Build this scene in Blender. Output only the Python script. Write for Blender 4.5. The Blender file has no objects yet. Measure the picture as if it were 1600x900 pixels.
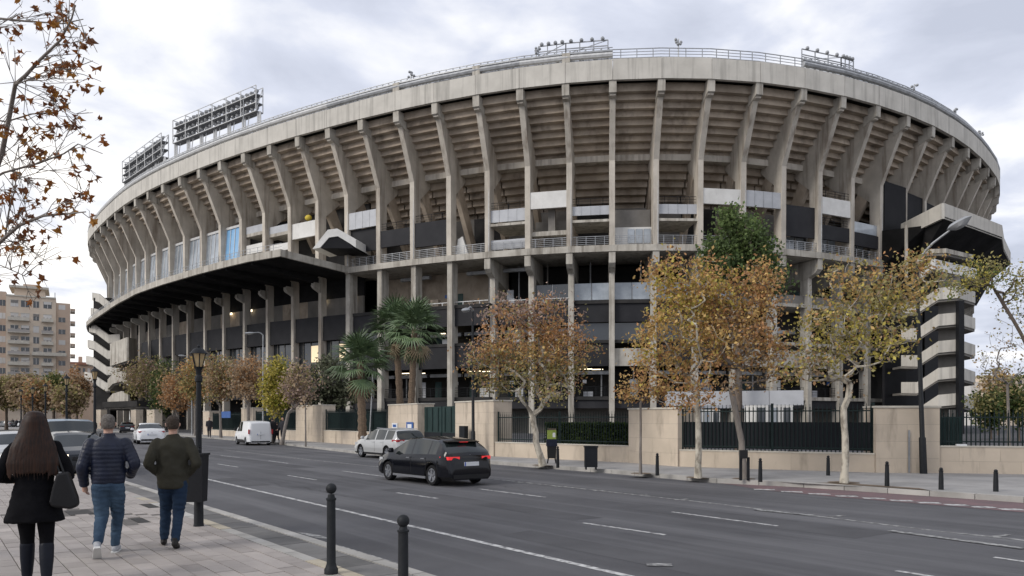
import bpy, bmesh, math, random
import numpy as np
from mathutils import Vector, Matrix
R = math.radians
random.seed(11); rng = np.random.default_rng(11)
SC = bpy.context.scene; COL = SC.collection
F, HZ, C = 1150.0, 655.0, 1.75          # focal length in photo pixels, horizon row, eye height in metres

# ------------------------------------------------------------------ camera, sky, sun, exposure
cam = bpy.data.cameras.new('camera'); cob = bpy.data.objects.new('camera', cam); COL.objects.link(cob)
cob.location = (0, 0, C); cob.rotation_euler = (R(90), 0, 0)
cam.sensor_width = 36; cam.lens = 36 * F / 1600; cam.shift_y = (HZ - 450) / 1600
cam.clip_start = .1; cam.clip_end = 6000; SC.camera = cob
SUN_DIR = Vector((-.80, -.48, .62)).normalized()
w = bpy.data.worlds.new('World'); SC.world = w; w.use_nodes = True
nt = w.node_tree; nt.nodes.clear(); N = nt.nodes.new; L = nt.links.new
def wmath(op, a, b=None, clamp=False):
    n = N('ShaderNodeMath'); n.operation = op; n.use_clamp = clamp
    for i, v in enumerate((a, b)):
        if v is None: continue
        if isinstance(v, (int, float)): n.inputs[i].default_value = v
        else: L(v, n.inputs[i])
    return n.outputs[0]
sky = N('ShaderNodeTexSky'); sky.sky_type = 'NISHITA'; sky.sun_disc = False
sky.sun_elevation = math.asin(SUN_DIR.z); sky.sun_rotation = math.atan2(SUN_DIR.x, SUN_DIR.y)
sky.dust_density = 3.0
tc = N('ShaderNodeTexCoord'); sep = N('ShaderNodeSeparateXYZ'); L(tc.outputs['Generated'], sep.inputs[0])
zz = wmath('ADD', wmath('ABSOLUTE', sep.outputs[2]), .16)
cx = wmath('DIVIDE', sep.outputs[0], zz); cy = wmath('DIVIDE', sep.outputs[1], zz)
comb = N('ShaderNodeCombineXYZ'); L(cx, comb.inputs[0]); L(cy, comb.inputs[1])
n1 = N('ShaderNodeTexNoise'); n1.inputs['Scale'].default_value = 2.7; n1.inputs['Detail'].default_value = 7; n1.inputs['Roughness'].default_value = .52
n1.inputs['Distortion'].default_value = .25
n2 = N('ShaderNodeTexNoise'); n2.inputs['Scale'].default_value = .55; n2.inputs['Detail'].default_value = 3
L(comb.outputs[0], n1.inputs['Vector']); L(comb.outputs[0], n2.inputs['Vector'])
nsum = wmath('ADD', wmath('MULTIPLY', n1.outputs[0], .72), wmath('MULTIPLY', n2.outputs[0], .28))
# the veiled sun brightens the cloud on its own side of the sky
dotn = N('ShaderNodeVectorMath'); dotn.operation = 'DOT_PRODUCT'; L(tc.outputs['Generated'], dotn.inputs[0])
dotn.inputs[1].default_value = Vector((-.66, .75, .12)).normalized()
glow = wmath('POWER', wmath('MAXIMUM', dotn.outputs['Value'], 0.0), 16.0)
nsum2 = wmath('ADD', nsum, wmath('MULTIPLY', glow, .21))
rmp = N('ShaderNodeValToRGB'); L(nsum2, rmp.inputs[0])
e = rmp.color_ramp.elements
e[0].position = .38; e[0].color = (.46, .49, .58, 1)
e[1].position = .72; e[1].color = (1.08, 1.04, .985, 1)
m = rmp.color_ramp.elements.new(.49); m.color = (.58, .61, .705, 1)
m = rmp.color_ramp.elements.new(.575); m.color = (.77, .78, .82, 1)
sc_ = N('ShaderNodeVectorMath'); sc_.operation = 'SCALE'; L(rmp.outputs[0], sc_.inputs[0]); sc_.inputs['Scale'].default_value = 10.2
mx = N('ShaderNodeMixRGB'); mx.inputs[0].default_value = .93; L(sky.outputs[0], mx.inputs[1]); L(sc_.outputs[0], mx.inputs[2])
bg = N('ShaderNodeBackground'); L(mx.outputs[0], bg.inputs[0]); bg.inputs[1].default_value = .1
wo = N('ShaderNodeOutputWorld'); L(bg.outputs[0], wo.inputs[0])
sl = bpy.data.lights.new('sun', 'SUN'); sl.energy = 1.5; sl.angle = R(24); sl.color = (1, .95, .88)
so = bpy.data.objects.new('sun', sl); COL.objects.link(so); so.rotation_euler = SUN_DIR.to_track_quat('Z', 'Y').to_euler()
so.location = SUN_DIR * 100
SC.view_settings.view_transform = 'Standard'; SC.view_settings.look = 'None'
SC.view_settings.exposure = 0.38; SC.view_settings.gamma = 1
SC.render.engine = 'CYCLES'; SC.cycles.max_bounces = 5; SC.cycles.diffuse_bounces = 3; SC.cycles.transparent_max_bounces = 8
SC.cycles.use_denoising = True

# ------------------------------------------------------------------ measuring helpers
def gp(x, y, z=0.0):                     # the ground point seen at a photo pixel
    Y = (C - z) * F / (y - HZ); return Vector(((x - 800) / F * Y, Y, z))
def at(x, y, Y): return Vector(((x - 800) / F * Y, Y, C + (HZ - y) / F * Y))
def hh(y, Y): return C + (HZ - y) / F * Y

# ------------------------------------------------------------------ materials
MATS = {}
def mat(name, col, rough=.8, metal=0, var=.0, scale=4, stretch=(1, 1, 1), bump=0, bscale=30, col2=None, lo=.35, hi=.68, rnd=0, stain=None, emit=None, spec=None, trans=0, alpha=None, detail=6):
    m = bpy.data.materials.new(name); m.use_nodes = True; t = m.node_tree; b = t.nodes['Principled BSDF']; n = t.nodes.new; l = t.links.new
    b.inputs['Roughness'].default_value = rough; b.inputs['Metallic'].default_value = metal
    if spec is not None: b.inputs['Specular IOR Level'].default_value = spec
    if trans: b.inputs['Transmission Weight'].default_value = trans
    if alpha is not None: b.inputs['Alpha'].default_value = alpha
    c = (*col, 1); out = None
    geo = n('ShaderNodeNewGeometry')
    def noise(sc, st, det=6, rot=0):
        mp = n('ShaderNodeMapping'); mp.vector_type = 'TEXTURE' if rot else 'POINT'; st = tuple(1 / v for v in st) if rot else st; mp.inputs['Rotation'].default_value = (0, 0, rot); mp.inputs['Scale'].default_value = st; l(geo.outputs['Position'], mp.inputs[0])
        x = n('ShaderNodeTexNoise'); x.inputs['Scale'].default_value = sc; x.inputs['Detail'].default_value = det; x.inputs['Roughness'].default_value = .62
        l(mp.outputs[0], x.inputs['Vector']); return x.outputs[0]
    if col2 is not None or var:
        c2 = (*col2, 1) if col2 is not None else tuple(min(1, v * (1 - var)) for v in col) + (1,)
        r = n('ShaderNodeValToRGB'); l(noise(scale, stretch, detail), r.inputs[0])
        r.color_ramp.elements[0].position = lo; r.color_ramp.elements[0].color = c2
        r.color_ramp.elements[1].position = hi; r.color_ramp.elements[1].color = c
        out = r.outputs[0]
    if stain:                             # (colour, scale, stretch, lo, hi, amount)
        sc, ss, st, slo, shi, am = stain[:6]
        r = n('ShaderNodeValToRGB'); l(noise(ss, st, 5, stain[6] if len(stain) > 6 else 0), r.inputs[0])
        r.color_ramp.elements[0].position = slo; r.color_ramp.elements[0].color = (0, 0, 0, 1)
        r.color_ramp.elements[1].position = shi; r.color_ramp.elements[1].color = (am, am, am, 1)
        x = n('ShaderNodeMixRGB'); l(r.outputs[0], x.inputs[0]); x.inputs[2].default_value = (*sc, 1)
        if out is not None: l(out, x.inputs[1])
        else: x.inputs[1].default_value = c
        out = x.outputs[0]
    if rnd:
        oi = n('ShaderNodeObjectInfo'); h = n('ShaderNodeHueSaturation'); mr = n('ShaderNodeMapRange')
        mr.inputs[3].default_value = 1 - rnd; mr.inputs[4].default_value = 1 + rnd; l(oi.outputs['Random'], mr.inputs[0]); l(mr.outputs[0], h.inputs['Value'])
        if out is not None: l(out, h.inputs['Color'])
        else: h.inputs['Color'].default_value = c
        out = h.outputs[0]
    if out is not None: l(out, b.inputs['Base Color'])
    else: b.inputs['Base Color'].default_value = c
    if bump:
        bn = n('ShaderNodeBump'); bn.inputs['Strength'].default_value = bump; bn.inputs['Distance'].default_value = .02
        l(noise(bscale, (1, 1, 1), 4), bn.inputs['Height']); l(bn.outputs[0], b.inputs['Normal'])
    if emit:
        b.inputs['Emission Color'].default_value = (*emit[0], 1); b.inputs['Emission Strength'].default_value = emit[1]
    MATS[name] = m; return m
mat('concrete', (.53, .50, .44), .9, col2=(.38, .35, .30), scale=.7, rnd=.07, bump=.25, bscale=6, stain=((.15, .13, .105), 1.6, (1, 1, .08), .49, .70, .8))
mat('fin_concrete', (.59, .54, .465), .9, col2=(.44, .40, .34), scale=.45, rnd=.08, bump=.25, bscale=6, stain=((.19, .15, .115), 1.1, (1, 1, .10), .49, .70, .8))
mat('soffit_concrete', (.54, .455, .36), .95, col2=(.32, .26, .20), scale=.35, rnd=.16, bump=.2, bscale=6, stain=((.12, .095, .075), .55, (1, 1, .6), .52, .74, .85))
mat('fascia_concrete', (.62, .59, .53), .9, col2=(.50, .475, .425), scale=.4, rnd=.03, bump=.2, bscale=5, stain=((.20, .19, .17), 1.6, (1, 1, .045), .50, .76, .7))
mat('grey_concrete', (.23, .215, .195), .9, col2=(.15, .14, .125), scale=.5, rnd=.08, bump=.2, bscale=6)  # grey concrete, darkened further to stand for the dim interior
mat('shaded_concrete', (.055, .052, .05), .9, col2=(.03, .03, .03), scale=.4, spec=0.1)  # concrete with the shade of the interior put into its colour
mat('shaded_soffit', (.035, .034, .035), .95, col2=(.02, .02, .02), scale=.6, spec=0.05)  # underside colour darkened to stand for shade below the overhangs
mat('charcoal_panel', (.034, .034, .037), .65, col2=(.024, .024, .027), scale=.6, rnd=.12, spec=0.15)
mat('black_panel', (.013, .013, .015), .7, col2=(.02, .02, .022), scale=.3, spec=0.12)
mat('white_panel', (.72, .71, .68), .7, col2=(.60, .59, .56), scale=.8, rnd=.05, stain=((.32, .30, .27), 1.6, (1, 1, .12), .58, .8, .6))
mat('grey_panel', (.47, .48, .50), .5, col2=(.38, .39, .41), scale=.8, rnd=.06)
mat('pale_glass', (.42, .46, .50), .12, col2=(.22, .25, .28), scale=.35, rnd=.25, spec=.8)
mat('blue_glass', (.16, .36, .62), .12, col2=(.24, .46, .70), scale=.3, spec=.8)
mat('dark_glass', (.03, .035, .04), .08, spec=.9)
mat('metal', (.42, .43, .44), .5, .5, var=.35, scale=2, rnd=.08)
mat('white_metal', (.62, .62, .61), .5, .1, var=.25, scale=2)
mat('dark_metal', (.018, .019, .022), .55, .1, var=.3, scale=5, spec=0.2)
mat('lamp_metal', (.28, .285, .29), .5, .3)
mat('lamp_glass', (.30, .31, .33), .2, spec=.8)
mat('tube_light', (1, .9, .7), .5, emit=((1, .82, .55), 2.6))
mat('window_light', (1, .85, .6), .5, emit=((1, .74, .40), .35))
mat('asphalt', (.112, .112, .119), .8, spec=.25, col2=(.070, .070, .076), scale=.22, stretch=(1, 1, 1), bump=.6, bscale=90, lo=.38, hi=.66, stain=((.165, .165, .172), 1.0, (.05, 1.1, 1), .46, .70, .75, R(128.5)), detail=14)
mat('old_asphalt', (.10, .10, .106), .85, col2=(.07, .07, .075), scale=.6, bump=.5, bscale=90, spec=0.2)
mat('road_paint', (.50, .50, .49), .75, col2=(.12, .12, .125), scale=8, lo=.38, hi=.56)
mat('worn_paint', (.36, .36, .35), .8, col2=(.11, .11, .112), scale=7, lo=.44, hi=.60)
mat('red_lane', (.17, .10, .105), .85, col2=(.11, .08, .085), scale=1.6)
mat('pave_tile', (.36, .325, .30), .8, col2=(.27, .243, .225), scale=1.3, rnd=.14, bump=.25, bscale=50, stain=((.13, .12, .11), .9, (1, 1, 1), .58, .78, .6))
mat('joint', (.135, .125, .115), .95, var=.3, scale=6)
mat('far_pave', (.34, .33, .32), .85, col2=(.22, .215, .21), scale=.55, bump=.2, bscale=40, stain=((.13, .125, .12), .7, (.5, 1, 1), .55, .75, .75), detail=10)
mat('kerb_stone', (.40, .385, .36), .85, col2=(.28, .27, .25), scale=1.5, rnd=.14, bump=.3, bscale=30)
mat('gutter_stone', (.15, .145, .14), .85, col2=(.10, .098, .095), scale=2, rnd=.25)
mat('yellow_stone', (.43, .385, .30), .85, col2=(.32, .28, .21), scale=3, rnd=.1)
mat('grating', (.045, .043, .042), .6, .4, var=.4, scale=8, spec=0.15)
mat('beige_stone', (.60, .51, .405), .85, col2=(.50, .425, .335), scale=.8, rnd=.045, bump=.15, bscale=25, stain=((.20, .165, .13), 2.0, (1, 1, .22), .53, .76, .75))
mat('cream_coping', (.60, .56, .48), .85, col2=(.45, .42, .36), scale=1.5, rnd=.06)
mat('fence_green', (.018, .030, .030), .5, .2, var=.3, scale=5, spec=0.2)
mat('gate_green', (.022, .045, .043), .55, .1, var=.25, scale=2, spec=0.2)
mat('mesh_panel', (.017, .019, .023), .65, .0, var=.3, scale=1.2, rnd=.1, spec=0.15)
mat('soil', (.16, .115, .075), .95, var=.4, scale=5)
mat('ground', (.19, .18, .165), .95, var=.25, scale=.2)
mat('plane_bark', (.50, .46, .38), .9, col2=(.21, .185, .15), scale=5, stretch=(1, 1, .5), lo=.40, hi=.56, bump=.5, bscale=20)
mat('dark_bark', (.16, .125, .10), .95, col2=(.09, .07, .055), scale=8, stretch=(1, 1, .3), bump=.6, bscale=20)
mat('grey_bark', (.25, .225, .20), .95, col2=(.15, .13, .115), scale=8, stretch=(1, 1, .3), bump=.5, bscale=20)
mat('palm_bark', (.19, .135, .09), .95, col2=(.09, .065, .045), scale=6, stretch=(1, 1, 3), bump=1, bscale=12)
mat('palm_leaf', (.15, .21, .095), .5, col2=(.07, .115, .055), scale=3, rnd=.3)
mat('dry_palm_leaf', (.30, .24, .15), .8, col2=(.2, .15, .09), scale=3, rnd=.2)
mat('skin', (.50, .31, .235), .55, col2=(.44, .26, .19), scale=14)
mat('brown_hair', (.034, .013, .006), .55, col2=(.008, .004, .003), scale=14, stretch=(5, 5, .10), spec=.25)
mat('grey_hair', (.21, .19, .17), .75, col2=(.09, .08, .07), scale=60, bump=.8, bscale=120, spec=0.2)
mat('dark_hair', (.075, .058, .045), .75, col2=(.035, .026, .02), scale=60, bump=.8, bscale=120, spec=0.2)
mat('black_wool', (.0055, .0055, .007), .95, var=.3, scale=40, spec=.12)
mat('navy_nylon', (.013, .018, .038), .42, col2=(.007, .010, .022), scale=8, bump=.35, bscale=14, spec=0.3)
mat('olive_cloth', (.043, .041, .032), .85, col2=(.036, .034, .025), scale=9, bump=.4, bscale=18, spec=0.12)
mat('blue_denim', (.062, .102, .152), .9, col2=(.028, .048, .08), scale=4, bump=.4, bscale=25, spec=0.12)
mat('dark_denim', (.024, .042, .072), .85, col2=(.015, .028, .055), scale=4, bump=.4, bscale=25, spec=0.12)
mat('black_leather', (.008, .008, .009), .45, var=.3, scale=8, spec=.3)
mat('boot_leather', (.007, .009, .016), .45, var=.3, scale=8, spec=.18)
mat('trainer', (.42, .43, .45), .7, col2=(.30, .31, .33), scale=20)
mat('sole', (.60, .60, .58), .7)
mat('dark_shoe', (.020, .018, .017), .55, var=.3, scale=20, spec=0.25)
mat('street_cloth', (.030, .030, .034), .9, rnd=.5, spec=0.1)
mat('tyre', (.016, .016, .017), .85, spec=0.12)
mat('alloy', (.42, .43, .45), .3, .8)
mat('black_paint', (.004, .0045, .007), .12, spec=.38)
mat('silver_paint', (.46, .465, .46), .28, .35)
mat('white_paint', (.70, .71, .72), .22)
mat('navy_paint', (.006, .008, .012), .15, spec=.3)
mat('blue_grey_paint', (.16, .215, .27), .3)
mat('grey_paint', (.19, .195, .20), .2, .3)
mat('red_paint', (.28, .03, .03), .25)
mat('car_glass', (.014, .018, .018), .05, spec=.55)
mat('tail_red', (.55, .025, .03), .2, emit=((1, .05, .05), .35))
mat('tail_off', (.40, .025, .03), .2)
mat('head_light', (.85, .80, .70), .15, emit=((1, .86, .62), 2.2))
mat('head_off', (.55, .56, .57), .12)
mat('black_plastic', (.02, .02, .021), .6, spec=0.18)
mat('plate', (.66, .67, .68), .5)
mat('plate_blue', (.04, .10, .40), .5)
mat('sign_blue', (.03, .11, .36), .45, var=.2, scale=8)
mat('sign_white', (.72, .73, .74), .5)
mat('lantern_glass', (.42, .33, .19), .25, col2=(.36, .25, .12), scale=12)
mat('post_iron', (.020, .022, .025), .55, .1, var=.3, scale=12, bump=.2, bscale=60, spec=0.22)
mat('lime_plastic', (.34, .44, .08), .6, var=.3, scale=9)
mat('brick_wall', (.57, .44, .34), .9, col2=(.49, .37, .28), scale=.3, rnd=.05)
mat('pale_wall', (.66, .56, .45), .9, col2=(.58, .48, .38), scale=.3)
mat('awning_white', (.62, .60, .57), .8, rnd=.1)
mat('far_shutter', (.30, .28, .26), .8, rnd=.4)
mat('roof_tile', (.40, .20, .14), .9, var=.3, scale=2)
mat('yellow_cloth', (.62, .47, .06), .8)

# leaf material: hue per leaf comes from the mesh, thin leaves let some light through
def leafmat(name, tr=.42):
    m = bpy.data.materials.new(name); m.use_nodes = True; t = m.node_tree; t.nodes.clear(); n = t.nodes.new; l = t.links.new
    a = n('ShaderNodeVertexColor'); a.layer_name = 'Col'; d = n('ShaderNodeBsdfPrincipled'); d.inputs['Roughness'].default_value = .6
    d.inputs['Specular IOR Level'].default_value = .3
    x = n('ShaderNodeBsdfTranslucent'); s = n('ShaderNodeMixShader'); s.inputs[0].default_value = tr; o = n('ShaderNodeOutputMaterial')
    l(a.outputs[0], d.inputs['Base Color']); l(a.outputs[0], x.inputs[0]); l(d.outputs[0], s.inputs[1]); l(x.outputs[0], s.inputs[2]); l(s.outputs[0], o.inputs[0])
    MATS[name] = m
leafmat('leaf')

# ------------------------------------------------------------------ object helpers
OFF = {}
def tag(o, label=None, cat=None, group=None, kind=None):
    if label: o['label'] = label
    if cat: o['category'] = cat
    if group: o['group'] = group
    if kind: o['kind'] = kind
    return o
def thing(name, label, cat, loc=(0, 0, 0), rz=0, group=None, scale=1):
    o = bpy.data.objects.new(name, None); COL.objects.link(o); o.empty_display_size = .2
    o.location = loc; o.rotation_euler = (0, 0, rz); o.scale = (scale,) * 3
    OFF[o] = Vector(loc); return tag(o, label, cat, group)
def mesh_obj(name, me, m, parent=None):
    o = bpy.data.objects.new(name, me); COL.objects.link(o)
    if m and not me.materials: me.materials.append(MATS[m])
    if parent: o.parent = parent; OFF[o] = OFF.get(parent, Vector((0, 0, 0)))
    return o
def copy_tree(o, parent=None):
    c = o.copy(); COL.objects.link(c); c.parent = parent; OFF[c] = OFF.get(parent, Vector((0, 0, 0))) if parent else Vector(o.location)
    for ch in list(o.children): copy_tree(ch, c)
    return c
class MB:
    """collects shapes; build() links them as one mesh object"""
    def __init__(s): s.v = []; s.f = []
    def add(s, vs, fs):
        k = len(s.v); s.v += [Vector(v) for v in vs]; s.f += [tuple(i + k for i in f) for f in fs]; return s
    def hexa(s, p):                       # 4 bottom, 4 top
        return s.add(p, [(3, 2, 1, 0), (4, 5, 6, 7), (0, 1, 5, 4), (1, 2, 6, 5), (2, 3, 7, 6), (3, 0, 4, 7)])
    def box(s, a, b, rz=0, o=(0, 0, 0)):
        x0, y0, z0 = a; x1, y1, z1 = b
        p = [Vector(q) for q in ((x0, y0, z0), (x1, y0, z0), (x1, y1, z0), (x0, y1, z0), (x0, y0, z1), (x1, y0, z1), (x1, y1, z1), (x0, y1, z1))]
        if rz: p = [Matrix.Rotation(rz, 3, 'Z') @ q for q in p]
        return s.hexa([q + Vector(o) for q in p])
    def prism(s, poly, d):                # poly: list of points, extruded by vector d
        n = len(poly); d = Vector(d); vs = [Vector(p) for p in poly] + [Vector(p) + d for p in poly]
        return s.add(vs, [tuple(range(n - 1, -1, -1)), tuple(range(n, 2 * n))] + [(i, (i + 1) % n, n + (i + 1) % n, n + i) for i in range(n)])
    def bar(s, a, b, wd, ht=None):
        a = Vector(a); b = Vector(b); t = (b - a)
        if t.length < 1e-6: return s
        t.normalize(); up = Vector((0, 0, 1)) if abs(t.z) < .95 else Vector((0, 1, 0))
        sd = t.cross(up).normalized(); up = sd.cross(t); ht = ht or wd; sd *= wd / 2; up *= ht / 2
        return s.hexa([a - sd - up, a + sd - up, b + sd - up, b - sd - up, a - sd + up, a + sd + up, b + sd + up, b - sd + up])
    def tube(s, pts, rad, n=8, caps=True):
        pts = [Vector(p) for p in pts]; rad = rad if isinstance(rad, (list, tuple)) else [rad] * len(pts); k = len(s.v); ref = None
        for i, p in enumerate(pts):
            t = (pts[min(i + 1, len(pts) - 1)] - pts[max(i - 1, 0)])
            t = t.normalized() if t.length > 1e-9 else Vector((0, 0, 1))
            if ref is None: ref = Vector((1, 0, 0)) if abs(t.x) < .9 else Vector((0, 1, 0))
            a = t.cross(ref).normalized(); b = t.cross(a).normalized(); ref = a.cross(t)
            for j in range(n):
                an = 2 * math.pi * j / n; s.v.append(p + (a * math.cos(an) + b * math.sin(an)) * rad[i])
        m_ = len(pts)
        for i in range(m_ - 1):
            for j in range(n): s.f.append((k + i * n + j, k + i * n + (j + 1) % n, k + (i + 1) * n + (j + 1) % n, k + (i + 1) * n + j))
        if caps: s.f.append(tuple(k + j for j in range(n - 1, -1, -1))); s.f.append(tuple(k + (m_ - 1) * n + j for j in range(n)))
        return s
    def lathe(s, prof, n=12, o=(0, 0, 0)):   # prof: (radius, z) from bottom to top
        k = len(s.v); o = Vector(o)
        for r, z in prof:
            for j in range(n): s.v.append(o + Vector((r * math.cos(2 * math.pi * j / n), r * math.sin(2 * math.pi * j / n), z)))
        for i in range(len(prof) - 1):
            for j in range(n): s.f.append((k + i * n + j, k + i * n + (j + 1) % n, k + (i + 1) * n + (j + 1) % n, k + (i + 1) * n + j))
        s.f.append(tuple(k + j for j in range(n - 1, -1, -1))); s.f.append(tuple(k + (len(prof) - 1) * n + j for j in range(n)))
        return s
    def rings(s, rs, n=16):               # rs: (centre, rx, ry) horizontal ellipses, bottom to top, capped
        k = len(s.v)
        for c, rx, ry in rs:
            for j in range(n): an = 2 * math.pi * j / n; s.v.append(Vector(c) + Vector((rx * math.cos(an), ry * math.sin(an), 0)))
        for i in range(len(rs) - 1):
            for j in range(n): s.f.append((k + i * n + j, k + i * n + (j + 1) % n, k + (i + 1) * n + (j + 1) % n, k + (i + 1) * n + j))
        s.f.append(tuple(k + j for j in range(n - 1, -1, -1))); s.f.append(tuple(k + (len(rs) - 1) * n + j for j in range(n)))
        return s
    def ball(s, c, rx, ry=None, rz=None, n=10):
        ry = ry or rx; rz = rz or rx; m_ = max(5, n // 2 + 1)
        return s.rings([((c[0], c[1], c[2] - rz * math.cos(math.pi * (i + .25) / (m_ + .5 - 1e-9) )), max(1e-3, rx * math.sin(math.pi * (i + .25) / (m_ + .5))), max(1e-3, ry * math.sin(math.pi * (i + .25) / (m_ + .5)))) for i in range(m_ + 1) if (i + .25) < (m_ + .5)], n)
    def mesh(s, name, off=None, smooth=None):
        me = bpy.data.meshes.new(name); off = off or Vector((0, 0, 0))
        me.from_pydata([tuple(v - off) for v in s.v], [], s.f); me.update()
        if smooth is not None:
            me.polygons.foreach_set('use_smooth', [True] * len(me.polygons))
            if smooth < 180: me.set_sharp_from_angle(angle=R(smooth))
        return me
    def build(s, name, m, parent=None, smooth=None, world=True):
        off = OFF.get(parent, Vector((0, 0, 0))) if (parent and world) else Vector((0, 0, 0))
        return mesh_obj(name, s.mesh(name, off, smooth), m, parent)
    def loc(s, name, m, parent=None, smooth=None): return s.build(name, m, parent, smooth, world=False)
def np_mesh(name, V, nper, cols=None):    # V: (N, nper, 3) loose polygons, one colour each
    n = V.shape[0]; me = bpy.data.meshes.new(name); me.vertices.add(n * nper); me.vertices.foreach_set('co', V.reshape(-1).astype(np.float32))
    me.loops.add(n * nper); me.loops.foreach_set('vertex_index', np.arange(n * nper, dtype=np.int32))
    me.polygons.add(n); me.polygons.foreach_set('loop_start', np.arange(0, n * nper, nper, dtype=np.int32))
    me.update(calc_edges=True); me.validate()
    if cols is not None:
        ca = me.color_attributes.new('Col', 'FLOAT_COLOR', 'POINT'); a = np.ones((n, nper, 4), np.float32); a[:, :, :3] = cols[:, None, :]
        ca.data.foreach_set('color', a.reshape(-1))
    return me

# ------------------------------------------------------------------ ground, road, pavements
KA, KB = gp(620, 898), gp(197, 759)
U = (KB - KA).normalized(); V = Vector((U.y, -U.x, 0))            # along the near kerb, across the road
def nk(t, w_, z=0): return Vector((KA.x, KA.y, 0)) + U * t + V * w_ + Vector((0, 0, z))
def sheet(name, pts, m, z=0, parent=None, kind='structure'):
    b = MB(); b.add([(p[0], p[1], z) for p in pts], [tuple(range(len(pts)))]); o = b.build(name, m, parent)
    me = o.data
    if me.polygons[0].normal.z < 0: me.flip_normals()
    return tag(o, kind=kind) if parent is None else o
sheet('ground', [(-2500, -200), (2500, -200), (2500, 3500), (-2500, 3500)], 'ground', -.03)
FK = [gp(-400, 667, 0), gp(120, 672.5), gp(240, 678.5), gp(332, 685.5), gp(440, 695), gp(557, 709), gp(763, 725), gp(955, 740), gp(1120, 755), gp(1256, 762), gp(1387, 771), gp(1600, 786)]
d_ = (FK[-1] - FK[-2]).normalized(); FK.append(FK[-1] + d_ * 12); FK.append(FK[-1] + d_ * 25)
road = sheet('road', [nk(260, -90), nk(-60, -90), nk(-60, 60), nk(260, 60)], 'asphalt', 0)

# painted markings: each sheet 4 mm above the road
def paint(name, a, b, wd, m='road_paint', z=.004, parent=road):
    a = Vector(a); b = Vector(b); s = Vector((b - a).to_2d().orthogonal().normalized().to_3d()) * wd / 2
    return sheet(name, [a - s, b - s, b + s, a + s], m, z, parent)
e0, e1 = gp(980, 900), gp(216, 724); ed = (e1 - e0).normalized()
paint('edge_line', e0 - ed * 6, e1 + ed * 26, .105)
dl = [((910, 817), (1040, 836)), ((620, 770), (684, 779)), ((450, 743), (494, 750)), ((340, 725), (372, 730)), ((1400, 892), (1480, 905))]
for a, b in dl: paint('lane_dash', gp(*a), gp(*b), .085)
for a, b in [((1050, 800), (1215, 822)), ((748, 764), (852, 777)), ((1553, 871), (1660, 886)), ((535, 736), (610, 746)), ((420, 720), (450, 724)), ((345, 712), (375, 715))]:
    paint('lane_dash', gp(*a), gp(*b), .085)
pl = [gp(350, 703), gp(470, 717), gp(610, 731.5), gp(765, 748), gp(930, 766), gp(1100, 785), gp(1280, 807), gp(1440, 827), gp(1660, 851)]
for a, b in zip(pl, pl[1:]): paint('parking_line', a, b, .10, 'worn_paint')
for i, (x, y) in enumerate([(800, 754.5), (862, 760.5), (922, 766.5), (985, 773), (1048, 780.5), (1287, 806.5), (1540, 837)]):
    p = gp(x, y); paint('parking_tick', p - V * .02 - U * .12, p + V * .34 - U * .2, .10, 'worn_paint', .0075)
for a, b in [((1010, 883), (1050, 884)), ((1390, 830), (1600, 858)), ((1180, 797), (1270, 806))]: paint('worn_marking', gp(*a), gp(*b), .16, 'worn_paint', .011)
for t0, t1, w0, w1 in [(.6, 2.4, .10, .34), (3.0, 3.25, .35, .5), (5.2, 6.6, .12, .3), (8.1, 8.6, .1, .25), (10.6, 11.3, .2, .4)]:
    sheet('worn_marking', [nk(t0, w0), nk(t1 + .5, w0), nk(t1, w1), nk(t0 - .25, w1)], 'worn_paint', .004, road)
rl = [(1135, 756.5), (1197, 766.5), (1312, 777), (1447, 788), (1555, 797), (1640, 804)]
rt = [p for p in FK if p.x > 5.0][:4]
sheet('cycle_lane', [gp(*q) for q in rl] + [gp(1700, 810)] + [q + Vector((0, .1, 0)) for q in reversed(rt)] , 'red_lane', .004, road)
for i in range(11):
    k = i / 9.0; x = 1180 + (1555 - 1180) * k + i * 1.0 - 2; y = 765.0 + (796 - 765) * k
    p = gp(x, y); q = gp(x + 33 + i * .3, y + .7)
    paint('cycle_dash', p, q, .26, 'road_paint', .008)
for t0, t1, w0, w1 in [(2, 9, 4.6, 5.3), (12, 15, 2.4, 3.1), (-3, 1.5, 2.6, 3.3), (18, 30, 6.2, 7.0), (-2, 2.5, 6.5, 7.6)]:
    sheet('asphalt_patch', [nk(t0, w0), nk(t1, w0 + .05), nk(t1 + .1, w1), nk(t0 - .1, w1 - .04)], 'old_asphalt', .002, road)
for t0, w0, n_ in [(8, 3.3, 18), (13, 5.6, 16), (5, 7.4, 12)]:      # sealed cracks
    q = nk(t0, w0); b = MB(); pts = [q]
    for k in range(n_): q = q + U * random.uniform(.15, .4) + V * random.uniform(-.14, .14); pts.append(q)
    for a, c in zip(pts, pts[1:]):
        s = Vector((-(c - a).y, (c - a).x, 0)).normalized() * .007; b.add([(v.x, v.y, .0065) for v in (a - s, c - s, c + s, a + s)], [(0, 1, 2, 3)])
    b.build('crack', 'grating', road)

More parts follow.
